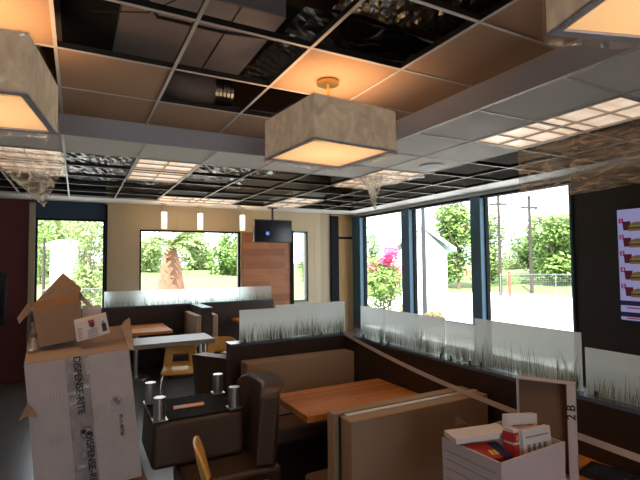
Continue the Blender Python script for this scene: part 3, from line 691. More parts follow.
# big white carton (slightly crushed, leaning to the left)
FTL = atY(24, 365, 2.86); FTR = atY(129, 349, 2.90); FBR = atY(142, 476, 2.87); FBL = Vector((FBR.x-.52, 2.85, FBR.z-.012))
dy = .44
BTL = FTL+Vector((-.015, dy, .075)); BTR = FTR+Vector((.01, dy, .085)); BBL = FBL+Vector((0, dy, 0)); BBR = FBR+Vector((.0, dy, 0))
zmin = min(FBL.z, FBR.z)
big = empty('carton', ((FBL.x+FBR.x)/2, 3.05, zmin), 0, 'big white leaning carton with black vertical printing and tape', 'box')
ov = Vector(big.location); L_ = lambda p: Vector(p)-ov
rnd = random.Random(4)
bm_ = MB()
def face(mb, a, b_, c, d, n=8, amp=.004):   # a,b bottom; c,d top
    a, b_, c, d = map(Vector, (a, b_, c, d)); nr = (b_-a).cross(d-a).normalized()
    def fn(u, v):
        p = (a*(1-u)+b_*u)*(1-v)+(d*(1-u)+c*u)*v
        e_ = min(u, 1-u, v, 1-v)
        return p+nr*(0 if e_ == 0 else rnd.uniform(-amp, amp))
    mb.grid(n, n, fn)
face(bm_, L_(FBL), L_(FBR), L_(FTR), L_(FTL)); face(bm_, L_(FBR), L_(BBR), L_(BTR), L_(FTR)); face(bm_, L_(BBR), L_(BBL), L_(BTL), L_(BTR)); face(bm_, L_(BBL), L_(FBL), L_(FTL), L_(BTL))
bm_.quad(L_(FBL), L_(BBL), L_(BBR), L_(FBR)); bm_.build('carton_body', M['whitecard'], big)
mid0 = (FTL+BTL)/2; mid1 = (FTR+BTR)/2
tp = MB(); up = Vector((0, 0, .004))
tp.hexa([L_(FTL), L_(FTR), L_(mid1)-up*2, L_(mid0)-up*2, L_(FTL)+up, L_(FTR)+up, L_(mid1), L_(mid0)])
tp.hexa([L_(mid0)-up*2, L_(mid1)-up*2, L_(BTR), L_(BTL), L_(mid0), L_(mid1), L_(BTR)+up, L_(BTL)+up]); tp.build('top_flap', M['cardtop'], big)
# crumpled corner flaps
fl = MB().quad(L_(FTR), L_(FTR)+Vector((.035, .05, -.02)), L_(BTR)+Vector((.03, -.05, .055)), L_(BTR)+Vector((.0, 0, .03)), L_(BTR)+Vector((-.03, -.12, .01)))
fl.build('corner_flap', M['cardtop'], big, solid=.004)
fl = MB(); p = L_(atY(27, 415, 2.85))
fl.quad(p+Vector((0, -.01, .06)), p+Vector((-.035, -.03, -.02)), p+Vector((.0, -.03, 0)), p+Vector((.05, -.03, -.01)), p+Vector((.03, -.015, .03))); fl.build('torn_corner', M['card'], big, solid=.004)
# packing tape with creases, running down the front
fx = (FTR-FTL); upv = (FTL-FBL)
def onface(u, v, off=.006):
    p = (FBL*(1-u)+FBR*u)*(1-v)+(FTL*(1-u)+FTR*u)*v; return L_(p)+Vector((0, -off, 0))
rn = random.Random(9)
MB().grid(6, 30, lambda u, v: onface(.36+.22*u, v, .008+rn.uniform(0, .004))).build('packing_tape', M['packtape'], big, smooth=True)
ydir = -(FTR-FTL)    # letters read downwards
xdir = -upv
def btext(body, u, v, size, mm='ink'):
    return text_mesh(body, size, 'printed_text', M[mm], big, frame_mat(onface(u, v, .014), xdir, fx), .0006)
btext('DISPENSE-RITE', .47, .79, .049); btext('DISPENSE-RITE', .52, .21, .049)
btext('FL-1-40726', .845, .43, .026)
def bring(u, v, r, t, mm='ink', n=28, off=.014):
    c = onface(u, v, off); X = fx.normalized(); Y = upv.normalized(); mb = MB()
    for j in range(n):
        a, b2 = 2*PI*j/n, 2*PI*(j+1)/n
        f = lambda ang, rr: c+X*rr*math.cos(ang)+Y*rr*math.sin(ang)
        mb.quad(f(a, r-t), f(a, r), f(b2, r), f(b2, r-t)) if t < r else mb.quad(c, f(a, r), f(b2, r))
    return mb.build('printed_mark', M[mm], big)
bring(.50, .43, .032, .003); bring(.475, .44, .013, .02); bring(.525, .42, .013, .02)
bring(.82, .62, .028, .003, 'greyink'); bring(.81, .63, .014, .02, 'greyink'); bring(.83, .61, .012, .02, 'greyink')
# faded grey print blocks
for (u, v) in ((.20, .70), (.16, .38)): 
    mb = MB()
    for q in range(4): mb.quad(onface(u+q*.028, v, .0075), onface(u+q*.028+.008, v, .0075), onface(u+q*.028+.008, v+.06, .0075), onface(u+q*.028, v+.06, .0075))
    mb.build('faded_print', MATS.get('faded') or MATS.setdefault('faded', mat('faded_print', (.40, .34, .35), .7, noise=(.1, 9))), big)
# small brown carton with raised flaps
Yb = 3.02
def PB(px, py, Y=Yb): return atY(px, py, Y)
q0, q1, q2, q3 = PB(40, 347), PB(80, 339), PB(79, 300), PB(33, 311)
sm = empty('carton', ((q0.x+q1.x)/2, Yb+.1, min(q0.z, q1.z)), 0, 'small brown open carton with raised flaps on top of the big white carton', 'box')
o2 = Vector(sm.location); L2 = lambda p: Vector(p)-o2; dv = Vector((.01, .22, .02))
wallt = MB()
for a, b_, c, d in ((q0, q1, q2, q3), (q1, q1+dv, q2+dv, q2), (q1+dv, q0+dv, q3+dv, q2+dv), (q0+dv, q0, q3, q3+dv)): wallt.quad(L2(a), L2(b_), L2(c), L2(d))
wallt.quad(L2(q0), L2(q0+dv), L2(q1+dv), L2(q1)); wallt.build('carton_body', M['card'], sm, solid=.004)
bk = Vector((0, .004, 0))
pk = PB(63, 273, Yb+.20); MB().quad(L2(PB(32, 306, Yb+.02)), L2(PB(79, 296, Yb+.02)), L2(PB(81, 288, Yb+.10)), L2(pk)).build('raised_flap', M['card'], sm, solid=.004)
MB().quad(L2(PB(33, 312)), L2(PB(79, 300)), L2(PB(78, 292, Yb-.01)), L2(PB(32, 303, Yb-.01))).build('folded_flap', mat('orange_lit_card', (.42, .19, .08), .85, noise=(.1, 9)), sm, solid=.003)  # orange light falling on this flap is put into its card colour
MB().quad(L2(PB(78, 290, Yb+.06)), L2(PB(82, 294, Yb+.06)), L2(PB(93, 307, Yb+.02)), L2(PB(89, 307, Yb+.02)), L2(PB(76, 296, Yb+.08))).build('side_flap', M['cardtop'], sm, solid=.003)
MB().quad(L2(pk), L2(PB(66, 275, Yb+.2)), L2(PB(81, 289, Yb+.13)), L2(PB(79, 297, Yb+.12))).build('side_flap', M['cardtop'], sm, solid=.003)
MB().quad(L2(PB(32, 304)), L2(PB(29, 301)), L2(PB(17, 318, Yb-.05)), L2(PB(19, 324, Yb-.05)), L2(PB(31, 311))).build('side_flap', M['card'], sm, solid=.003)
for (a, b_, c, d) in (((43, 298), (45, 299.5), (58, 287), (56, 286)), ((62, 294), (65, 295), (73, 290), (71, 288))):
    MB().quad(*[L2(PB(*p_, Yb+.07-.004*0)) + Vector((0, -.05, 0)) for p_ in (a, b_, c, d)]).build('printed_mark', M['greyink'], sm)
# white small carton with pictures, tilted against the brown one
a0, a1, a2, a3 = PB(77, 342, 2.95), PB(110, 333, 2.95), PB(106, 315, 2.955), PB(74, 323, 2.955)
wc = empty('product_carton', ((a0.x+a1.x)/2, 3.0, min(a0.z, a1.z)), 0, 'small white product carton with red and black pictures beside the open brown carton', 'box')
o3 = Vector(wc.location); L3 = lambda p: Vector(p)-o3; dd = Vector((.0, .05, .012))
MB().hexa([L3(a0), L3(a1), L3(a1+dd), L3(a0+dd), L3(a3), L3(a2), L3(a2+dd), L3(a3+dd)]).build('carton_body', M['paper'], wc)
def onc(u, v): return L3((a0*(1-u)+a1*u)*(1-v)+(a3*(1-u)+a2*u)*v)+Vector((0, -.0025, 0))
def lab(u0, u1, v0, v1, mm, nm='printed_picture'): MB().quad(onc(u0, v0), onc(u1, v0), onc(u1, v1), onc(u0, v1)).build(nm, M[mm], wc)
lab(.42, .60, .62, .95, 'redp'); lab(.46, .57, .56, .80, 'ink'); lab(.80, .94, .18, .62, 'ink'); lab(.83, .90, .60, .75, 'greyink')
for i in range(5): lab(.06, .20-.02*(i % 2), .12+i*.12, .16+i*.12, 'redp', 'printed_line'); lab(.35, .66, .08+i*.09, .11+i*.09, 'greyink', 'printed_line')
# white carton standing behind
wb2 = MB(); p0, p1 = atY(82, 318, 3.26), atY(101, 316, 3.26)
w0 = min(p0.z, p1.z)-.02
tag(MB().box(p0.x, p1.x, 3.22, 3.30, w0, atY(90, 306, 3.26).z).build('white_carton', M['paper']), 'small plain white carton standing at the back of the big carton top', 'box')
# plastic bundle at the left
rn = random.Random(3); pc = atY(33, 336, 3.03)
tag(MB().grid(10, 10, lambda u, v: (.02*math.cos(2*PI*u)*(1.2-v)+rn.uniform(-.008, .008), .03*math.sin(2*PI*u)+rn.uniform(-.01, .01), .15*(v-.5)+rn.uniform(-.008, .008))).build('plastic_bundle', M['sheet'], loc=(pc.x, pc.y, pc.z)), 'bunch of clear plastic hanging at the left of the small brown carton', 'plastic wrap')

# ------------------------------------------------------------------ white file box with papers at lower right
TZ = .757
fb = empty('file_box', (1.555, 1.335, TZ), R_(2), 'white cardboard file box full of papers in the lower right foreground', 'box')
hw, hd, fh, t = .19, .145, .245, .005
f_ = MB()
f_.hexa([(-hw, -hd, 0), (hw, -hd, 0), (hw, -hd+t, 0), (-hw, -hd+t, 0), (-hw-.005, -hd-.004, fh), (hw+.005, -hd-.004, fh), (hw+.005, -hd+t, fh), (-hw-.005, -hd+t, fh)])
f_.hexa([(-hw, hd-t, 0), (hw, hd-t, 0), (hw, hd, 0), (-hw, hd, 0), (-hw, hd-t, fh), (hw, hd-t, fh), (hw, hd, fh), (-hw, hd, fh)])
f_.hexa([(-hw, -hd, 0), (-hw+t, -hd, 0), (-hw+t, hd, 0), (-hw, hd, 0), (-hw-.004, -hd, fh), (-hw+t, -hd, fh), (-hw+t, hd, fh), (-hw-.004, hd, fh)])
f_.box(hw-t, hw, -hd, hd, 0, fh).box(-hw, hw, -hd, hd, 0, t)
f_.build('box_body', M['filecard'], fb)
ln = MB()
for z in (.20, .165, .13, .09): ln.box(-hw-.0058, -hw-.0044, -hd+.02, hd-.02, z, z+.0025)
ln.build('ruled_lines', M['greyink'], fb)
MB().box(-hw-.006, -hw-.0045, -hd+.02, -hd+.09, .045, .08).build('blue_mark', M['bluep'], fb)
def slab(name, c, dim, rot, m, label, cat, extra=None):
    e = empty(name, c, 0, label, cat); e.rotation_euler = rot
    MB().box(-dim[0]/2, dim[0]/2, -dim[1]/2, dim[1]/2, -dim[2]/2, dim[2]/2).build('body', m, e, bevel=.001, seg=1)
    if extra:
        for (x0, x1, y0, y1, z0, z1, mm, nm) in extra: MB().box(x0, x1, y0, y1, z0, z1).build(nm, M[mm], e)
    return e
fx0, fy0 = 1.585, 1.335
slab('flat_carton', (1.470, 1.385, TZ+.268), (.25, .10, .022), (R_(0), R_(-2), R_(-16)), M['paper'], 'flat white carton lying across the left of the file box', 'box')
slab('snack_packet', (1.445, 1.31, TZ+.222), (.14, .10, .02), (R_(12), R_(4), R_(-8)), M['redp'], 'red and blue packet with yellow print under the flat white carton', 'packet',
     [(.03, .081, -.051, .051, -.0105, .0105, 'bluep', 'blue_panel'), (.015, .03, -.03, .0, .0102, .0112, 'yellowp', 'yellow_print'), (-.005, .008, -.03, .0, .0102, .0112, 'yellowp', 'yellow_print')])
slab('tea_carton', (1.535, 1.27, TZ+.225), (.032, .05, .175), (R_(-4), R_(3), R_(0)), M['paper'], 'narrow upright red and white carton in the middle of the file box', 'box',
     [(-.0185, .012, -.0262, .0262, -.08, .03, 'redp', 'red_panel'), (-.0186, .010, -.0266, .0266, .04, .075, 'redp', 'red_panel'), (-.004, .004, -.0275, -.0262, .045, .065, 'yellowp', 'yellow_print')])
slab('paper_stack', (1.645, 1.245, TZ+.195), (.185, .028, .21), (R_(-8), R_(4), R_(3)), M['paper'], 'front upright bundle of printed white papers in the file box', 'papers',
     [(-.07+.035*i, -.05+.035*i, -.0146, -.014, -.02, .05, 'greyink', 'printed_block') for i in range(4)] + [(-.075, .075, -.0146, -.014, .075, .08, 'greyink', 'printed_line')])
slab('paper_stack', (1.655, 1.325, TZ+.232), (.17, .03, .20), (R_(-6), R_(6), R_(-4)), M['paper'], 'rear upright bundle of white papers standing highest in the file box', 'papers',
     [(-.06, .06, -.0156, -.015, .055, .06, 'redp', 'printed_line')])
slab('yellow_card', (1.722, 1.285, TZ+.24), (.02, .006, .06), (0, R_(20), 0), M['yellowp'], 'small yellow card at the right rim of the file box', 'card')
tag(MB().quad((1.40, 1.53, TZ+.0), (1.56, 1.53, TZ+.0), (1.54, 1.51, TZ+.26), (1.47, 1.50, TZ+.31)).build('cardboard_scrap', M['innercard'], solid=.004), 'bent brown cardboard scrap behind the file box', 'cardboard')
# tray-shaped lid standing on edge behind the file box
ld = empty('box_lid', (1.905, 1.385, TZ), R_(-60), 'white shallow box lid standing on end with 2 B written on its edge', 'box lid')
lw, lh, lt = .122, .425, .004
MB().box(-lw, lw, .055, .06, 0, lh).build('lid_panel', M['innercard'], ld)
rimm = MB().box(-lw, -lw+lt, 0, .055, 0, lh).box(-lw+lt, lw-lt, 0, .055, lh-lt, lh).box(-lw+lt, lw-lt, 0, .055, 0, lt)
rimm.build('lid_rim', M['filecard'], ld)
MB().box(lw-lt, lw, -.003, .055, 0, lh).box(lw-.034, lw-lt, -.003, .0, 0, lh).build('lid_rim', M['filecard'], ld)
MB().box(-lw+lt, lw-.034, .050, .0545, lt, lh-lt).build('lid_lining', M['innercard'], ld)
text_mesh('2 B', .05, 'handwriting', M['ink'], ld, frame_mat((lw-.018, -.0035, .30), (0, 0, 1), (-1, 0, 0)) @ Matrix.Identity(4), .0004)
# plastic scrap and black tray on the table
rn = random.Random(31)
tag(MB().grid(8, 8, lambda u, v: (.03*math.cos(2*PI*u)*math.sin(PI*v)*(1+rn.uniform(-.3, .3)), .03*math.sin(2*PI*u)*math.sin(PI*v), .025+.025*math.cos(PI*v)+rn.uniform(0, .008))).build('plastic_scrap', M['sheet'], loc=(1.80, 1.22, TZ)), 'crumpled clear plastic between the file box and the lid', 'plastic wrap')
e = empty('black_tray', (2.14, 1.24, TZ), R_(12), 'flat black tray lying on the wooden table by the half wall', 'tray')
MB().box(-.09, .09, -.11, .11, 0, .012).build('tray_base', M['black'], e, bevel=.003, seg=2)
MB().box(-.06, .06, -.08, .08, .012, .015).build('tray_insert', mat('dark_blue_sheet', (.02, .03, .05), .25, noise=(.2, 9)), e)
# long pale ribbon stretched over the booths
A = Vector((2.262, 3.770, 1.055)); dB = _ray(640, 457.5); Bp = Vector((0, 0, CAM_Z))+dB*(1.03/dB.y)
Bq = A+(Bp-A)*1.06
rb = MB(); N = 30
def rp(u, v):
    p = A.lerp(Bq, u)+Vector((0, 0, (v-.5)*.030-.052*math.sin(PI*min(1, u*1.03)))); return p
rb.grid(N, 1, rp)
tag(rb.build('ribbon', M['ribbon'], solid=.002), 'long pale ribbon stretched from the half wall corner to lower right', 'ribbon')

# ------------------------------------------------------------------ loose plastic sheets under the ceiling
def drape(name, pts, m, label, n=10, jit=.01, seed=1):
    """two triangular lobes hanging from a ceiling edge: pts = [edge a, edge b, tip]"""
    a, b_, tip = map(Vector, pts); rn = random.Random(seed)
    mb = MB().grid(n, n, lambda u, v: (a*(1-u)+b_*u)*(1-v)+tip*v + Vector((rn.uniform(-jit, jit), rn.uniform(-jit, jit)+.04*math.sin(3*PI*u)*(1-v)*v*2, 0))*(1 if 0 < v < 1 else 0))
    return mb
s1 = drape('s', [(-.72, 5.60, ZL-.008), (-.14, 5.35, ZL-.008), atY(44, 207, 5.5)], None, None, 14, .012, 2)
s1.grid(12, 10, lambda u, v: Vector((gx(5)+G*u, gy(1)+2*G*v, ZL-.016-.02*random.random())))
tag(s1.build('plastic_sheet', M['lensfilm']), 'torn plastic sheet hanging in a point from the left lit troffer', 'plastic sheet')
s2 = drape('s', [atZ(345, 189, ZL-.01), atZ(383, 172, ZL-.01), atZ(380, 190, 2.55) ], None, None, 12, .010, 3)
tip = Vector((2.98, 4.25, ZL-.01)); dtip = atY(375, 210, tip.y+.02)
s2 = drape('s', [(2.93, 4.42, ZL-.01), (3.02, 4.12, ZL-.01), dtip], None, None, 12, .010, 3)
s2.grid(10, 12, lambda u, v: Vector((gx(-1)+.01+(G-.02)*u, gy(0)+.03+(2*G-.05)*v, ZL-.014-.03*random.random()*(1 if v < .6 else .3))))
tag(s2.build('plastic_sheet', M['lensfilm']), 'narrow plastic sheet tail hanging from the lit troffer by the windows', 'plastic sheet')
rn = random.Random(77)
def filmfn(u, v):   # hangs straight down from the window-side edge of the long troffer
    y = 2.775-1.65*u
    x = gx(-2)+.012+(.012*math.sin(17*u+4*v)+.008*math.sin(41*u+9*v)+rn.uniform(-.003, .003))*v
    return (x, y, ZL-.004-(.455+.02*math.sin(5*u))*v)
tag(MB().grid(60, 18, filmfn).build('plastic_film', M['film'], smooth=True), 'crinkled plastic film with painted warm reflections hanging from the edge of the long troffer at right', 'plastic sheet')

# ------------------------------------------------------------------ outdoors
GZ = -.15
asph = mat('sunlit_concrete', (.62, .60, .56), .9, noise=(.08, 1.2), bump=.1)
lawn = mat('dry_lawn', (.13, .17, .06), .95, noise=(.35, 1.5), bump=.4, bscale=8)
gr = empty('ground', (0, 0, 0)); S(gr)
MB().box(XR+.2, 90, -40, 120, GZ-.2, GZ).box(-60, XR+.2, YB+.22, 14, GZ-.2, GZ).box(-60, XR+.2, 22, 34, GZ-.2, GZ-.02).box(-60, XL-.2, -40, YB+.22, GZ-.2, GZ).box(XL-.2, XR+.2, -40, YF-.2, GZ-.2, GZ).build('paving', asph, gr)
MB().box(-60, XR+.2, 14, 22, GZ-.2, GZ).build('paving', asph, gr)
lm = MB(); lm.quad((-60, 20, GZ+.01), (22, 20, GZ+.01), (34, 36, 1.15), (-60, 36, 1.15)).quad((-60, 36, 1.15), (34, 36, 1.15), (90, 120, 1.3), (-60, 120, 1.3))
lm.quad((22, 20, GZ+.01), (22, -40, GZ+.01), (34, -40, 1.0), (34, 36, 1.15)).quad((34, 36, 1.15), (34, -40, 1.0), (90, -40, 1.2), (90, 120, 1.3)); lm.build('lawn_rise', lawn, gr)
bark = mat('bark', (.13, .09, .06), .9, noise=(.3, 6), bump=.6)
leafs = [mat('leaf_dark', (.085, .15, .03), .6, noise=(.5, 1.2), spec=.2), mat('leaf_mid', (.15, .24, .06), .6, noise=(.45, 1.2), spec=.2), mat('leaf_pale', (.26, .34, .13), .6, noise=(.4, 1.2), spec=.2)]
def leaf_cloud(mb, c, r, n, size, rn):
    for _ in range(n):
        while True:
            p = Vector((rn.uniform(-1, 1), rn.uniform(-1, 1), rn.uniform(-1, 1)))
            if .35 < p.length < 1: break
        q = Vector((p.x*r[0], p.y*r[1], p.z*r[2]))+c
        a = Vector((rn.gauss(0, 1), rn.gauss(0, 1), rn.gauss(0, 1))).normalized(); b_ = a.orthogonal().normalized(); s_ = size*rn.uniform(.6, 1.4)
        mb.quad(q-a*s_, q+b_*s_*.5, q+a*s_, q-b_*s_*.5)
def tree(x, y, h, r, kind, label, seed, n=2600, trunk=True, size=None):
    rn = random.Random(seed)
    e = empty('tree', (x, y, GZ), 0, label, 'tree', 'leafy trees outside the windows')
    mb = MB(); size = size or r*.075
    for k in range(9):
        a = rn.uniform(0, 2*PI); d = rn.uniform(.1, .62)*r
        leaf_cloud(mb, Vector((d*math.cos(a), d*math.sin(a), h*rn.uniform(.25, .80))), (r*.55, r*.55, h*.22), n//6, size, rn)
    mb.build('crown', leafs[kind], e)
    t_ = MB().tube([(0, 0, 0), (.05*r, 0, h*.25), (-.03*r, .04*r, h*.55)], [r*.09, r*.06, r*.03], 10)
    for k in range(4):
        a = k*1.6; t_.tube([(0, 0, h*(.28+.05*k)), (r*.4*math.cos(a), r*.4*math.sin(a), h*(.5+.06*k))], [r*.04, r*.015], 6)
    t_.build('trunk', bark, e); return e
def gpos(px, py_ground, dist_y=None):   # ground point under a pixel
    return atZ(px, py_ground, GZ)
def far(px, D):     # a point at horizontal distance D in the direction of pixel column px
    d = _ray(px, 262); d.z = 0; d.normalize(); return d*D
def hgt(px, py, D):
    d = _ray(px, py); k = D/math.hypot(d.x, d.y); return CAM_Z+d.z*k-GZ
def T(px, top, D, rpx, kind, label, seed, n=2600):
    p = far(px, D); h = hgt(px, top, D); r = 1.15*rpx/FPX*D
    return tree(p.x, p.y, h*1.02, r, kind, label, seed, n)
T(62, 208, 34, 26, 2, 'pale green tree behind the white house in the left window', 1)
T(90, 205, 18.5, 22, 2, 'leafy tree on the right side of the left window', 2, 2200)
T(40, 222, 30, 10, 1, 'small tree at the left edge of the left window', 3, 1500)
T(150, 226, 36, 18, 2, 'pale tree behind the left of the palm window', 4)
T(196, 222, 40, 22, 2, 'pale tree behind the centre of the palm window', 5)
T(228, 226, 34, 20, 1, 'green tree behind the right of the palm window', 6)
T(372, 212, 30, 12, 1, 'green tree at the left edge of the first right-hand window', 7, 1600)
T(458, 197, 30, 26, 1, 'big green tree behind the shed in the middle window', 8, 3600)
T(492, 205, 33, 17, 1, 'green tree left of the two utility poles', 9, 2600)
T(515, 243, 42, 14, 2, 'low tree between the two utility poles', 10, 1500)
T(556, 212, 31, 26, 1, 'broad green tree at the right edge of the large window', 11, 3800)
T(535, 226, 36, 18, 0, 'darker tree above the tiled roof in the large window', 12, 2600)
T(303, 238, 30, 8, 0, 'dark little tree seen in the narrow window', 13, 900)
# palm
pp = far(171, 12.5)
e = empty('palm_tree', (pp.x, pp.y, GZ), 0, 'short palm with a shaggy cone-shaped brown trunk', 'palm')
H = hgt(171, 246, 12.5); rn = random.Random(5); tk = MB()
tk.tube([(0, 0, 0), (0, 0, H*.5), (0, 0, H*.8), (0, 0, H)], [.46, .36, .24, .10], 14)
for i in range(420):
    z = rn.uniform(.02, .98)*H; a = rn.uniform(0, 2*PI); r = .47-.37*z/H
    c = Vector((r*math.cos(a), r*math.sin(a), z)); o_ = Vector((math.cos(a), math.sin(a), .9)).normalized()*rn.uniform(.08, .15); s_ = Vector((-math.sin(a), math.cos(a), 0))*.045
    tk.quad(c-s_, c+s_, c+o_)
tk.build('trunk', mat('shaggy_palm_trunk', (.22, .115, .07), .9, noise=(.5, 5)), e)
fr = MB()
for i in range(26):
    a = rn.uniform(0, 2*PI); el = rn.uniform(.1, 1.2); Lf = rn.uniform(.7, 1.15); prev = None
    for k in range(9):
        t_ = k/8; rr = Lf*t_*math.cos(el*(1-.5*t_)); zz = H+Lf*t_*math.sin(el)-.55*t_*t_
        c = Vector((rr*math.cos(a), rr*math.sin(a), zz)); s_ = Vector((-math.sin(a), math.cos(a), 0))
        if prev is not None:
            w = .16*math.sin(PI*t_)+.02
            fr.quad(prev, c, c+s_*w+Vector((0, 0, -.06))); fr.quad(prev, c, c-s_*w+Vector((0, 0, -.06)))
        prev = c
fr.build('fronds', leafs[2], e)
# white house in the left window
def house(px0, px1, ptop, D, label, wallm, roofm, depth=5, name='house', roofh=1.0, flip=1, gable=False):
    a, b_ = far(px0, D), far(px1, D); c = (a+b_)/2; w = (b_-a).length; ang = math.atan2((b_-a).y, (b_-a).x)
    h = hgt((px0+px1)/2, ptop, D)
    e = empty(name, (c.x, c.y, GZ), ang, label, 'building')
    MB().box(-w/2, w/2, 0, depth, 0, h).build('wall', wallm, e)
    o_ = .35; rm = MB()
    if not gable: rm.hexa([(-w/2-o_, -o_, h), (w/2+o_, -o_, h), (w/2+o_, depth+o_, h), (-w/2-o_, depth+o_, h), (-w/2-o_+.5, depth*.45, h+roofh), (w/2+o_-.5, depth*.45, h+roofh), (w/2+o_-.5, depth*.55, h+roofh), (-w/2-o_+.5, depth*.55, h+roofh)])
    else:
        rm.hexa([(-w/2-o_, -o_, h), (0, -o_, h+roofh), (0, depth, h+roofh), (-w/2-o_, depth, h), (-w/2-o_, -o_, h+.15), (0, -o_, h+roofh+.15), (0, depth, h+roofh+.15), (-w/2-o_, depth, h+.15)])
        rm.hexa([(0, -o_, h+roofh), (w/2+o_, -o_, h), (w/2+o_, depth, h), (0, depth, h+roofh), (0, -o_, h+roofh+.15), (w/2+o_, -o_, h+.15), (w/2+o_, depth, h+.15), (0, depth, h+roofh+.15)])
        MB().quad((-w/2, -.01, h), (w/2, -.01, h), (0, -.01, h+roofh)).build('gable', wallm, e)
    rm.build('roof', roofm, e)
    wn = 0 if name == 'shed' or px0 < 60 else MB().box(-w*.18, w*.02, -.03, 0, h*.35, h*.75).build('window', mat('dark_house_window', (.05, .06, .07), .2, noise=(.1, 3)), e); return e
hw_ = mat('white_siding', (.72, .72, .70), .8, noise=(.04, 4)); hr = mat('pale_roofing', (.62, .62, .62), .85, noise=(.1, 3)); gr_ = mat('green_grey_roofing', (.32, .42, .38), .85, noise=(.1, 3)); br_ = mat('brown_roofing', (.36, .22, .16), .85, noise=(.15, 3))
house(50, 78, 246, 22, 'white low house in the left window', hw_, hr, 5, roofh=.35)
house(398, 447, 252, 19, 'white gabled shed behind the grey pole in the middle window', hw_, gr_, 6, 'shed', 1.0, gable=True)
house(519, 546, 265, 60, 'brown-roofed low house beyond the trees in the large window', hw_, br_, 6, roofh=1.1)
# utility poles
pole_m = mat('weathered_pole', (.04, .03, .027), .9, noise=(.2, 4), stretch=(4, 4, .5)); gpole = mat('grey_pole', (.022, .025, .03), .7, noise=(.1, 4))
def pole(px, D, top, r, m_, label, arm=True):
    p = far(px, D); h = hgt(px, top, D)
    e = empty('utility_pole', (p.x, p.y, GZ), yaw*-1, label, 'pole')
    MB().cyl((0, 0, 0), r, h, 12, r*.75).build('pole_shaft', m_, e, smooth=False)
    if arm: MB().box(-.45, .45, -.05, .05, h-.7, h-.6).build('crossarm', m_, e)
    return e
pole(424, 15, 140, .075, gpole, 'grey pole standing before the white shed', False)
pole(500, 26, 192, .09, pole_m, 'dark utility pole left of the two in the large window')
pole(531, 28, 196, .10, pole_m, 'brown utility pole right of the two in the large window')
pole(44, 20, 238, .055, pole_m, 'dark post at the corner of the white house', False)
# wires
for k, (pa, pb) in enumerate((((482, 200), (600, 214)), ((460, 226), (600, 219)))):
    a = far(pa[0], 27); a.z = hgt(pa[0], pa[1], 27)+GZ; b_ = far(pb[0], 27); b_.z = hgt(pb[0], pb[1], 27)+GZ
    tag(MB().tube([a, (a+b_)/2-Vector((0, 0, .12)), b_], .022, 5).build('overhead_wire', pole_m), ('upper overhead wire crossing the large window', 'lower overhead wire crossing the large window')[k], 'wire')
# red bollards
redb = mat('red_bollard_paint', (.60, .06, .04), .5, noise=(.1, 9))
for px, pb, pt, lab_ in ((510, 296, 272, 'nearer red bollard in the parking lot'), (527, 284, 274, 'farther short red bollard by the brown pole'), (467, 284, 270, 'red bollard at the right of the middle window')):
    p = atZ(px, pb, GZ); D = math.hypot(p.x, p.y); h = hgt(px, pt, D)
    e = empty('bollard', (p.x, p.y, GZ), 0, lab_, 'bollard', 'red bollards in the lot')
    MB().cyl((0, 0, 0), .07, h, 14).build('post', redb, e, smooth=False); MB().cyl((0, 0, h), .07, .03, 14, .03).build('rounded_top', redb, e)
# utility box left of first pole
p = atZ(491, 287, GZ); D = math.hypot(p.x, p.y)
e = empty('utility_cabinet', (p.x, p.y, GZ), -yaw, 'pale utility cabinet left of the dark pole', 'cabinet')
MB().box(-.32, .32, -.3, .3, 0, hgt(491, 256, D)).build('cabinet_body', hw_, e, bevel=.03, seg=2); MB().box(-.28, .28, -.31, -.3, .2, hgt(491, 260, D)).build('door', hr, e)
# bougainvillea
pink = mat('pink_blossom', (.75, .08, .22), .6, noise=(.2, 3))
p = far(386, 14); e = empty('flowering_bush', (p.x, p.y, GZ), 0, 'bush with pink blossoms in the first right-hand window', 'bush')
rn = random.Random(12); mb = MB(); 
for k in range(6): leaf_cloud(mb, Vector((rn.uniform(-.55, .5), rn.uniform(-.4, .4), rn.uniform(.6, 1.9))), (.60, .5, .50), 520, .06, rn)
mb.build('foliage', leafs[1], e); mb = MB()
for k in range(8): leaf_cloud(mb, Vector((rn.uniform(-.35, .6), rn.uniform(-.5, .2), rn.uniform(1.2, 2.2))), (.22, .2, .18), 110, .06, rn)
mb.build('blossoms', pink, e); mb = MB()
for k in range(6): mb.tube([(rn.uniform(-.2, .2), rn.uniform(-.2, .2), 0), (rn.uniform(-.5, .5), rn.uniform(-.4, .4), 1.5)], .02, 6)
mb.build('stems', bark, e)
# dry tufts, hedge along the fence, low shrubs
def shrub(px, D, w, h, kind, label, n=900, m_=None):
    p = far(px, D); e = empty('shrub', (p.x, p.y, GZ), -yaw, label, 'shrub'); mb = MB(); rn = random.Random(px)
    leaf_cloud(mb, Vector((0, 0, h*.5)), (w/2, .35, h*.5), n, .07, rn); mb.build('foliage', m_ or leafs[kind], e)
    MB().tube([(0, 0, 0), (0, 0, h*.5)], .03, 6).build('stem', bark, e)
dry = mat('dry_grass_tuft', (.22, .17, .07), .8, noise=(.3, 3))
shrub(433, 14, .55, .4, 2, 'dry straw-coloured tuft before the white shed', 500, dry)
shrub(408, 13, .5, .8, 2, 'dry grass tuft beside the blue window post', 400, dry)
shrub(226, 10.2, 2.2, .36, 0, 'low dark shrub under the right of the palm window', 900)
shrub(141, 11, .7, .8, 1, 'little shrub at the left edge of the palm window', 400)
shrub(38, 12, .6, .8, 1, 'low green shrub at the lower left of the left window', 500)
shrub(545, 33, 9, 1.0, 0, 'dark hedge beyond the lot in the large window', 1500)
shrub(470, 36, 5, 1.2, 1, 'green hedge beyond the lot in the middle window', 900)
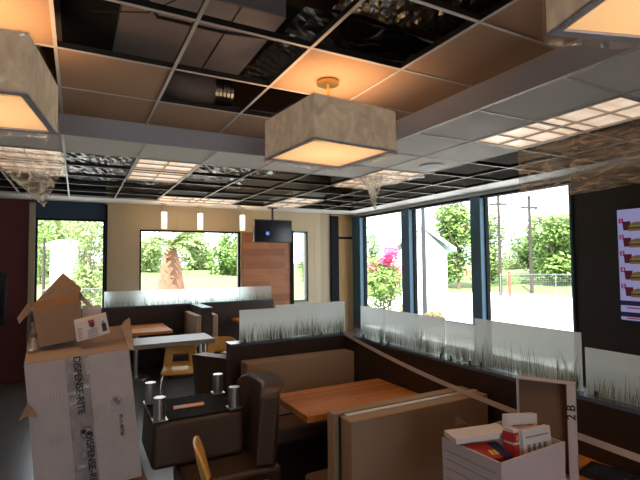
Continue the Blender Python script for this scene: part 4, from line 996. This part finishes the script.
# chain link fence
fm = mat('galvanised_fence', (.16, .17, .17), .6, .2, noise=(.1, 5))
def fence(pxa, pxb, D, label, h=1.2):
    a, b_ = far(pxa, D), far(pxb, D); L = (b_-a).length; ang = math.atan2((b_-a).y, (b_-a).x)
    e = empty('chain_link_fence', (a.x, a.y, GZ), ang, label, 'fence'); mesh = MB(); n = int(L/.10)
    for i in range(n):
        x = i*.10
        mesh.box(x, x+.005, -.003, .003, .03, h)
    for k in range(12): mesh.box(0, L, -.003, .003, .05+k*h/12, .055+k*h/12)
    mesh.build('mesh_wire', fm, e); MB().tube([(0, 0, h), (L, 0, h)], .014, 6).build('top_rail', fm, e)
    for i in range(int(L/2.4)+1): MB().cyl((i*2.4, 0, 0), .022, h+.05, 8).build('post', fm, e)
fence(20, 112, 14.5, 'chain link fence across the left window')
fence(136, 246, 20, 'chain link fence behind the palm')
fence(500, 590, 24, 'chain link fence at the far side of the lot')

# ------------------------------------------------------------------ light
w = bpy.data.worlds.new('world'); bpy.context.scene.world = w; w.use_nodes = True; nt = w.node_tree
bg = nt.nodes['Background']; bg.inputs['Color'].default_value = (.86, .93, 1.0, 1); bg.inputs['Strength'].default_value = 5.0
tc = nt.nodes.new('ShaderNodeTexCoord'); nz = nt.nodes.new('ShaderNodeTexNoise'); nz.inputs['Scale'].default_value = 2.0
rpn = nt.nodes.new('ShaderNodeValToRGB'); rpn.color_ramp.elements[0].color = (.72, .86, 1, 1); rpn.color_ramp.elements[1].color = (1, 1, 1, 1)
nt.links.new(tc.outputs['Generated'], nz.inputs['Vector']); nt.links.new(nz.outputs['Fac'], rpn.inputs['Fac']); nt.links.new(rpn.outputs['Color'], bg.inputs['Color'])
su = bpy.data.lights.new('sun', 'SUN'); su.energy = 17; su.angle = .01; su.color = (1, .95, .86)
so = bpy.data.objects.new('sun', su); C.objects.link(so)
so.rotation_euler = Vector((.42, .45, -1.0)).to_track_quat('-Z', 'Y').to_euler()
sc = bpy.context.scene
sc.view_settings.view_transform = 'Standard'; sc.view_settings.look = 'None'; sc.view_settings.exposure = 0; sc.view_settings.gamma = 1
sc.view_settings.use_curve_mapping = False
sc.cycles.use_denoising = True
sc.cycles.max_bounces = 10; sc.cycles.diffuse_bounces = 6; sc.cycles.transparent_max_bounces = 16
sc.cycles.sample_clamp_indirect = 6
